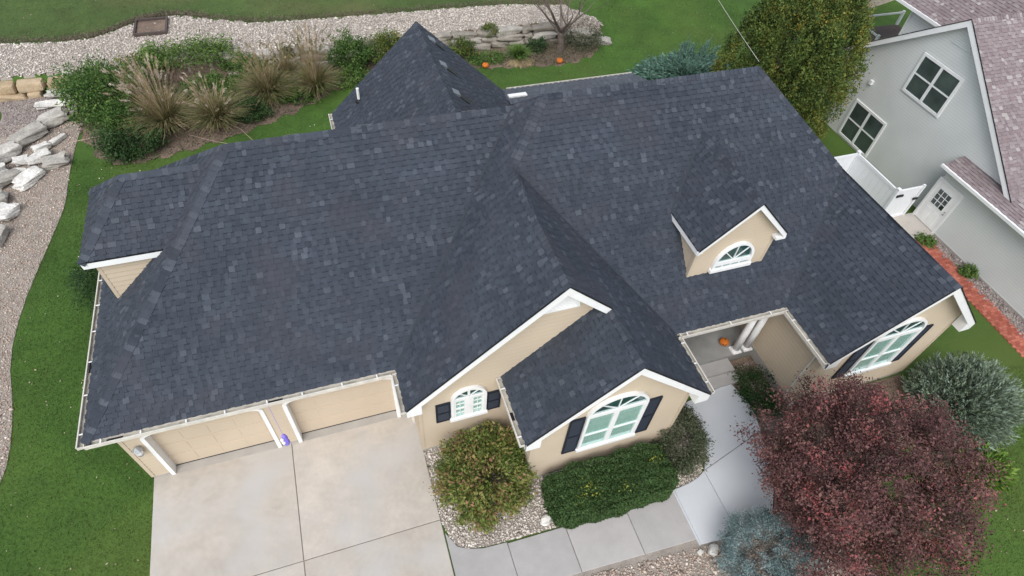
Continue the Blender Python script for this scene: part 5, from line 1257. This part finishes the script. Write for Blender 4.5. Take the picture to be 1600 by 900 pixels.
        for a, b in ((-h+f, -.06), (.06, h-f)):
            W.bar(mu, a, b, zm-.03, zm+.03, .02, .06); W.pane(rect(a, b, z0+f, zm-.03), .03); W.pane(rect(a, b, zm+.03, z1-f), .045)
        W.sub('muntin', mu, M['white'])
    # triangular gable louvre
    W = Win(nb, (xg, yr-.1, 0), (0, -1, 0), None, 'gable_vent'); mb = MB(); W.poly(mb, [(-.55, 6.35), (.55, 6.35), (.0, 7.1)][:3], .012, .012); W.frame(mb, M['ngrey'])
    lv = MB()
    for i in range(8): z = 6.4+i*.08; k = .5*(7.08-z)/.7; W.bar(lv, -k, k, z, z+.035, .024, .045)
    W.sub('slat', lv, M['ngrey'], 'stuff')
    # rear wing walls and eave
    siding('wall', (xw+.3, 12.78, 0), (0, -1, 0), [(0, -.1), (3.4, -.1), (3.4, zw-.1), (0, zw-.1)], M['ngrey'], nb, step=.12, lap=.018)
    mb = MB(); mb.box(xw-.12, xw-.0, 9.0, 16.5, zw-.16, zw-.02); mb.build('gutter', M['white'], nb); mb = MB(); mb.box(xw+.0, xw+.29, 9.0, 16.5, zw-.2, zw-.16); mb.build('soffit', M['white'], nb)
    siding('wall', (xw+.3+9, 12.78, 0), (-1, 0, 0), [(0, -.1), (9, -.1), (9, zw-.1), (4.6, zm-.2), (0, zw-.1)], M['ngrey'], nb, step=.12, lap=.018)
    mb = MB(); mb.box(xw+.24, xw+.34, 12.74, 12.84, 0, zw-.2); mb.build('corner_board', M['ngrey'], nb)
    # little lamp under the rake
    mb = MB(); mb.box(xg-.16, xg-.02, 9.62, 9.76, 3.05, 3.25); mb.build('security_light', M['white'], nb)
    # white fence and gate
    f = thing('vinyl_fence', 'white vinyl privacy fence between the two houses', 'fence')
    def panel(p, q, nm='fence_panel', root=f, n=6):
        p, q = V(p), V(q); a = (q-p).normalized(); L = (q-p).length; s = a.cross(V((0, 0, 1))); w = L/n
        for i in range(n):
            mb = MB(); mb.obox(p+a*(i*w+.004)-s*.012+V((0, 0, .12)), a*(w-.008), s*.024, V((0, 0, 1.52))); mb.build('board', M['vinyl'], root)
        for z in (.06, 1.62):
            mb = MB(); mb.obox(p-s*.035+V((0, 0, z)), a*L, s*.07, V((0, 0, .13))); mb.build('rail', M['vinyl'], root)
    def post(x, y, root):
        mb = MB(); mb.box(x-.065, x+.065, y-.065, y+.065, 0, 1.82); mb.prism([(x-.08, y-.08, 1.82), (x+.08, y-.08, 1.82), (x+.08, y+.08, 1.82), (x-.08, y+.08, 1.82)], (0, 0, .03)); mb.build('post', M['vinyl'], root)
    panel((29.78, 6.55, 0), (29.78, 4.1, 0), n=8); panel((29.71, 6.62, 0), (25.2, 6.62, 0), n=14); post(29.78, 6.62, f); post(29.78, 4.02, f)
    g = thing('vinyl_gate', 'white vinyl gate with black hinges next to the grey house door', 'gate')
    panel((29.88, 4.0, 0), (31.1, 4.0, 0), root=g, n=5)
    mb = MB(); mb.box(31.12, 31.22, 3.95, 4.05, 0, 1.8); mb.build('post', M['vinyl'], g)
    mb = MB(); mb.box(29.8, 30.15, 3.9, 3.955, 1.42, 1.52); mb.build('hinge', M['black'], g); mb = MB(); mb.box(30.95, 31.2, 3.9, 3.955, 1.05, 1.14); mb.build('latch', M['black'], g)
    mb = MB(); mb.prism([(30.3, 2.55, 0), (31.68, 2.55, 0), (31.68, 3.98, 0), (30.3, 3.98, 0)], (0, 0, .06)); mb.build('stoop_slab', M['conc'], None, kind='structure')
    for i, (x, y, r, lb) in enumerate(((30.9, 2.3, .42, 'small green tuft at the foot of the grey house door stoop'), (31.35, .25, .36, 'small green tuft in the rock mulch below the grey wall'))):
        shrub('grass_tuft', lb, 'plant', (x, y, .12), (r, r, .18), 24, 900, .05, M['l_green'], 130+i, spread=.25, bias=.7, trunk=False)
    # deck behind the neighbouring house
    d = thing('dark_deck', 'small dark timber deck with pale posts behind the grey house', 'deck'); d.location = (41.2, 17.4, 0)
    for i in range(12):
        mb = MB(); mb.box(-2, 2, -1.2+i*.2, -1.2+i*.2+.18, .42, .47, random.Random(i).random()); mb.build('board', M['wood'], d)
    for x, y in ((-1.95, -1.15), (-1.95, 1.15), (1.95, 1.15)):
        mb = MB(); mb.box(x-.07, x+.07, y-.07, y+.07, 0, 1.35); mb.build('post', M['ngrey'], d)
    mb = MB(); mb.box(-1.95, 1.95, 1.12, 1.18, 1.2, 1.3); mb.box(-1.98, -1.92, -1.1, 1.1, 1.2, 1.3); mb.build('rail', M['ngrey'], d)
    # block wall far right
    w = thing('block_wall', 'cream coloured concrete block retaining wall behind the grey house', 'retaining wall'); rr = random.Random(44)
    for c in range(5):
        for i in range(16):
            x = 40.5+i*.62+(.31 if c % 2 else 0); y = 20.6+.24*(x-40.5)
            mb = MB(); a = V((1, .24, 0)).normalized(); s = V((-a.y, a.x, 0)); mb.obox(V((x, y, c*.26+.01))+s*.04*c, a*.61, s*.35, (0, 0, .245)); mb.build('block', M['block'], w)
M['block'] = mat('cream_block', [(.42, .37, .30)], .9, [(3, .12, 4)], (20, .5))
build_neighbour()

# thin cable running from the roof corner over the lawn
mb = MB(); pts = []
for i in range(13):
    f = i/12; pts.append(V((20.1, 4.5, 8.55)).lerp(V((30.0, 30.0, 6.0)), f)+V((0, 0, -1.2*4*f*(1-f)*.35)))
mb.tube(pts, .007, 5); tag(mb.build('cable', M['gutter']), 'thin pale cable running from the roof corner over the back lawn', 'cable')
bpy.context.view_layer.update()
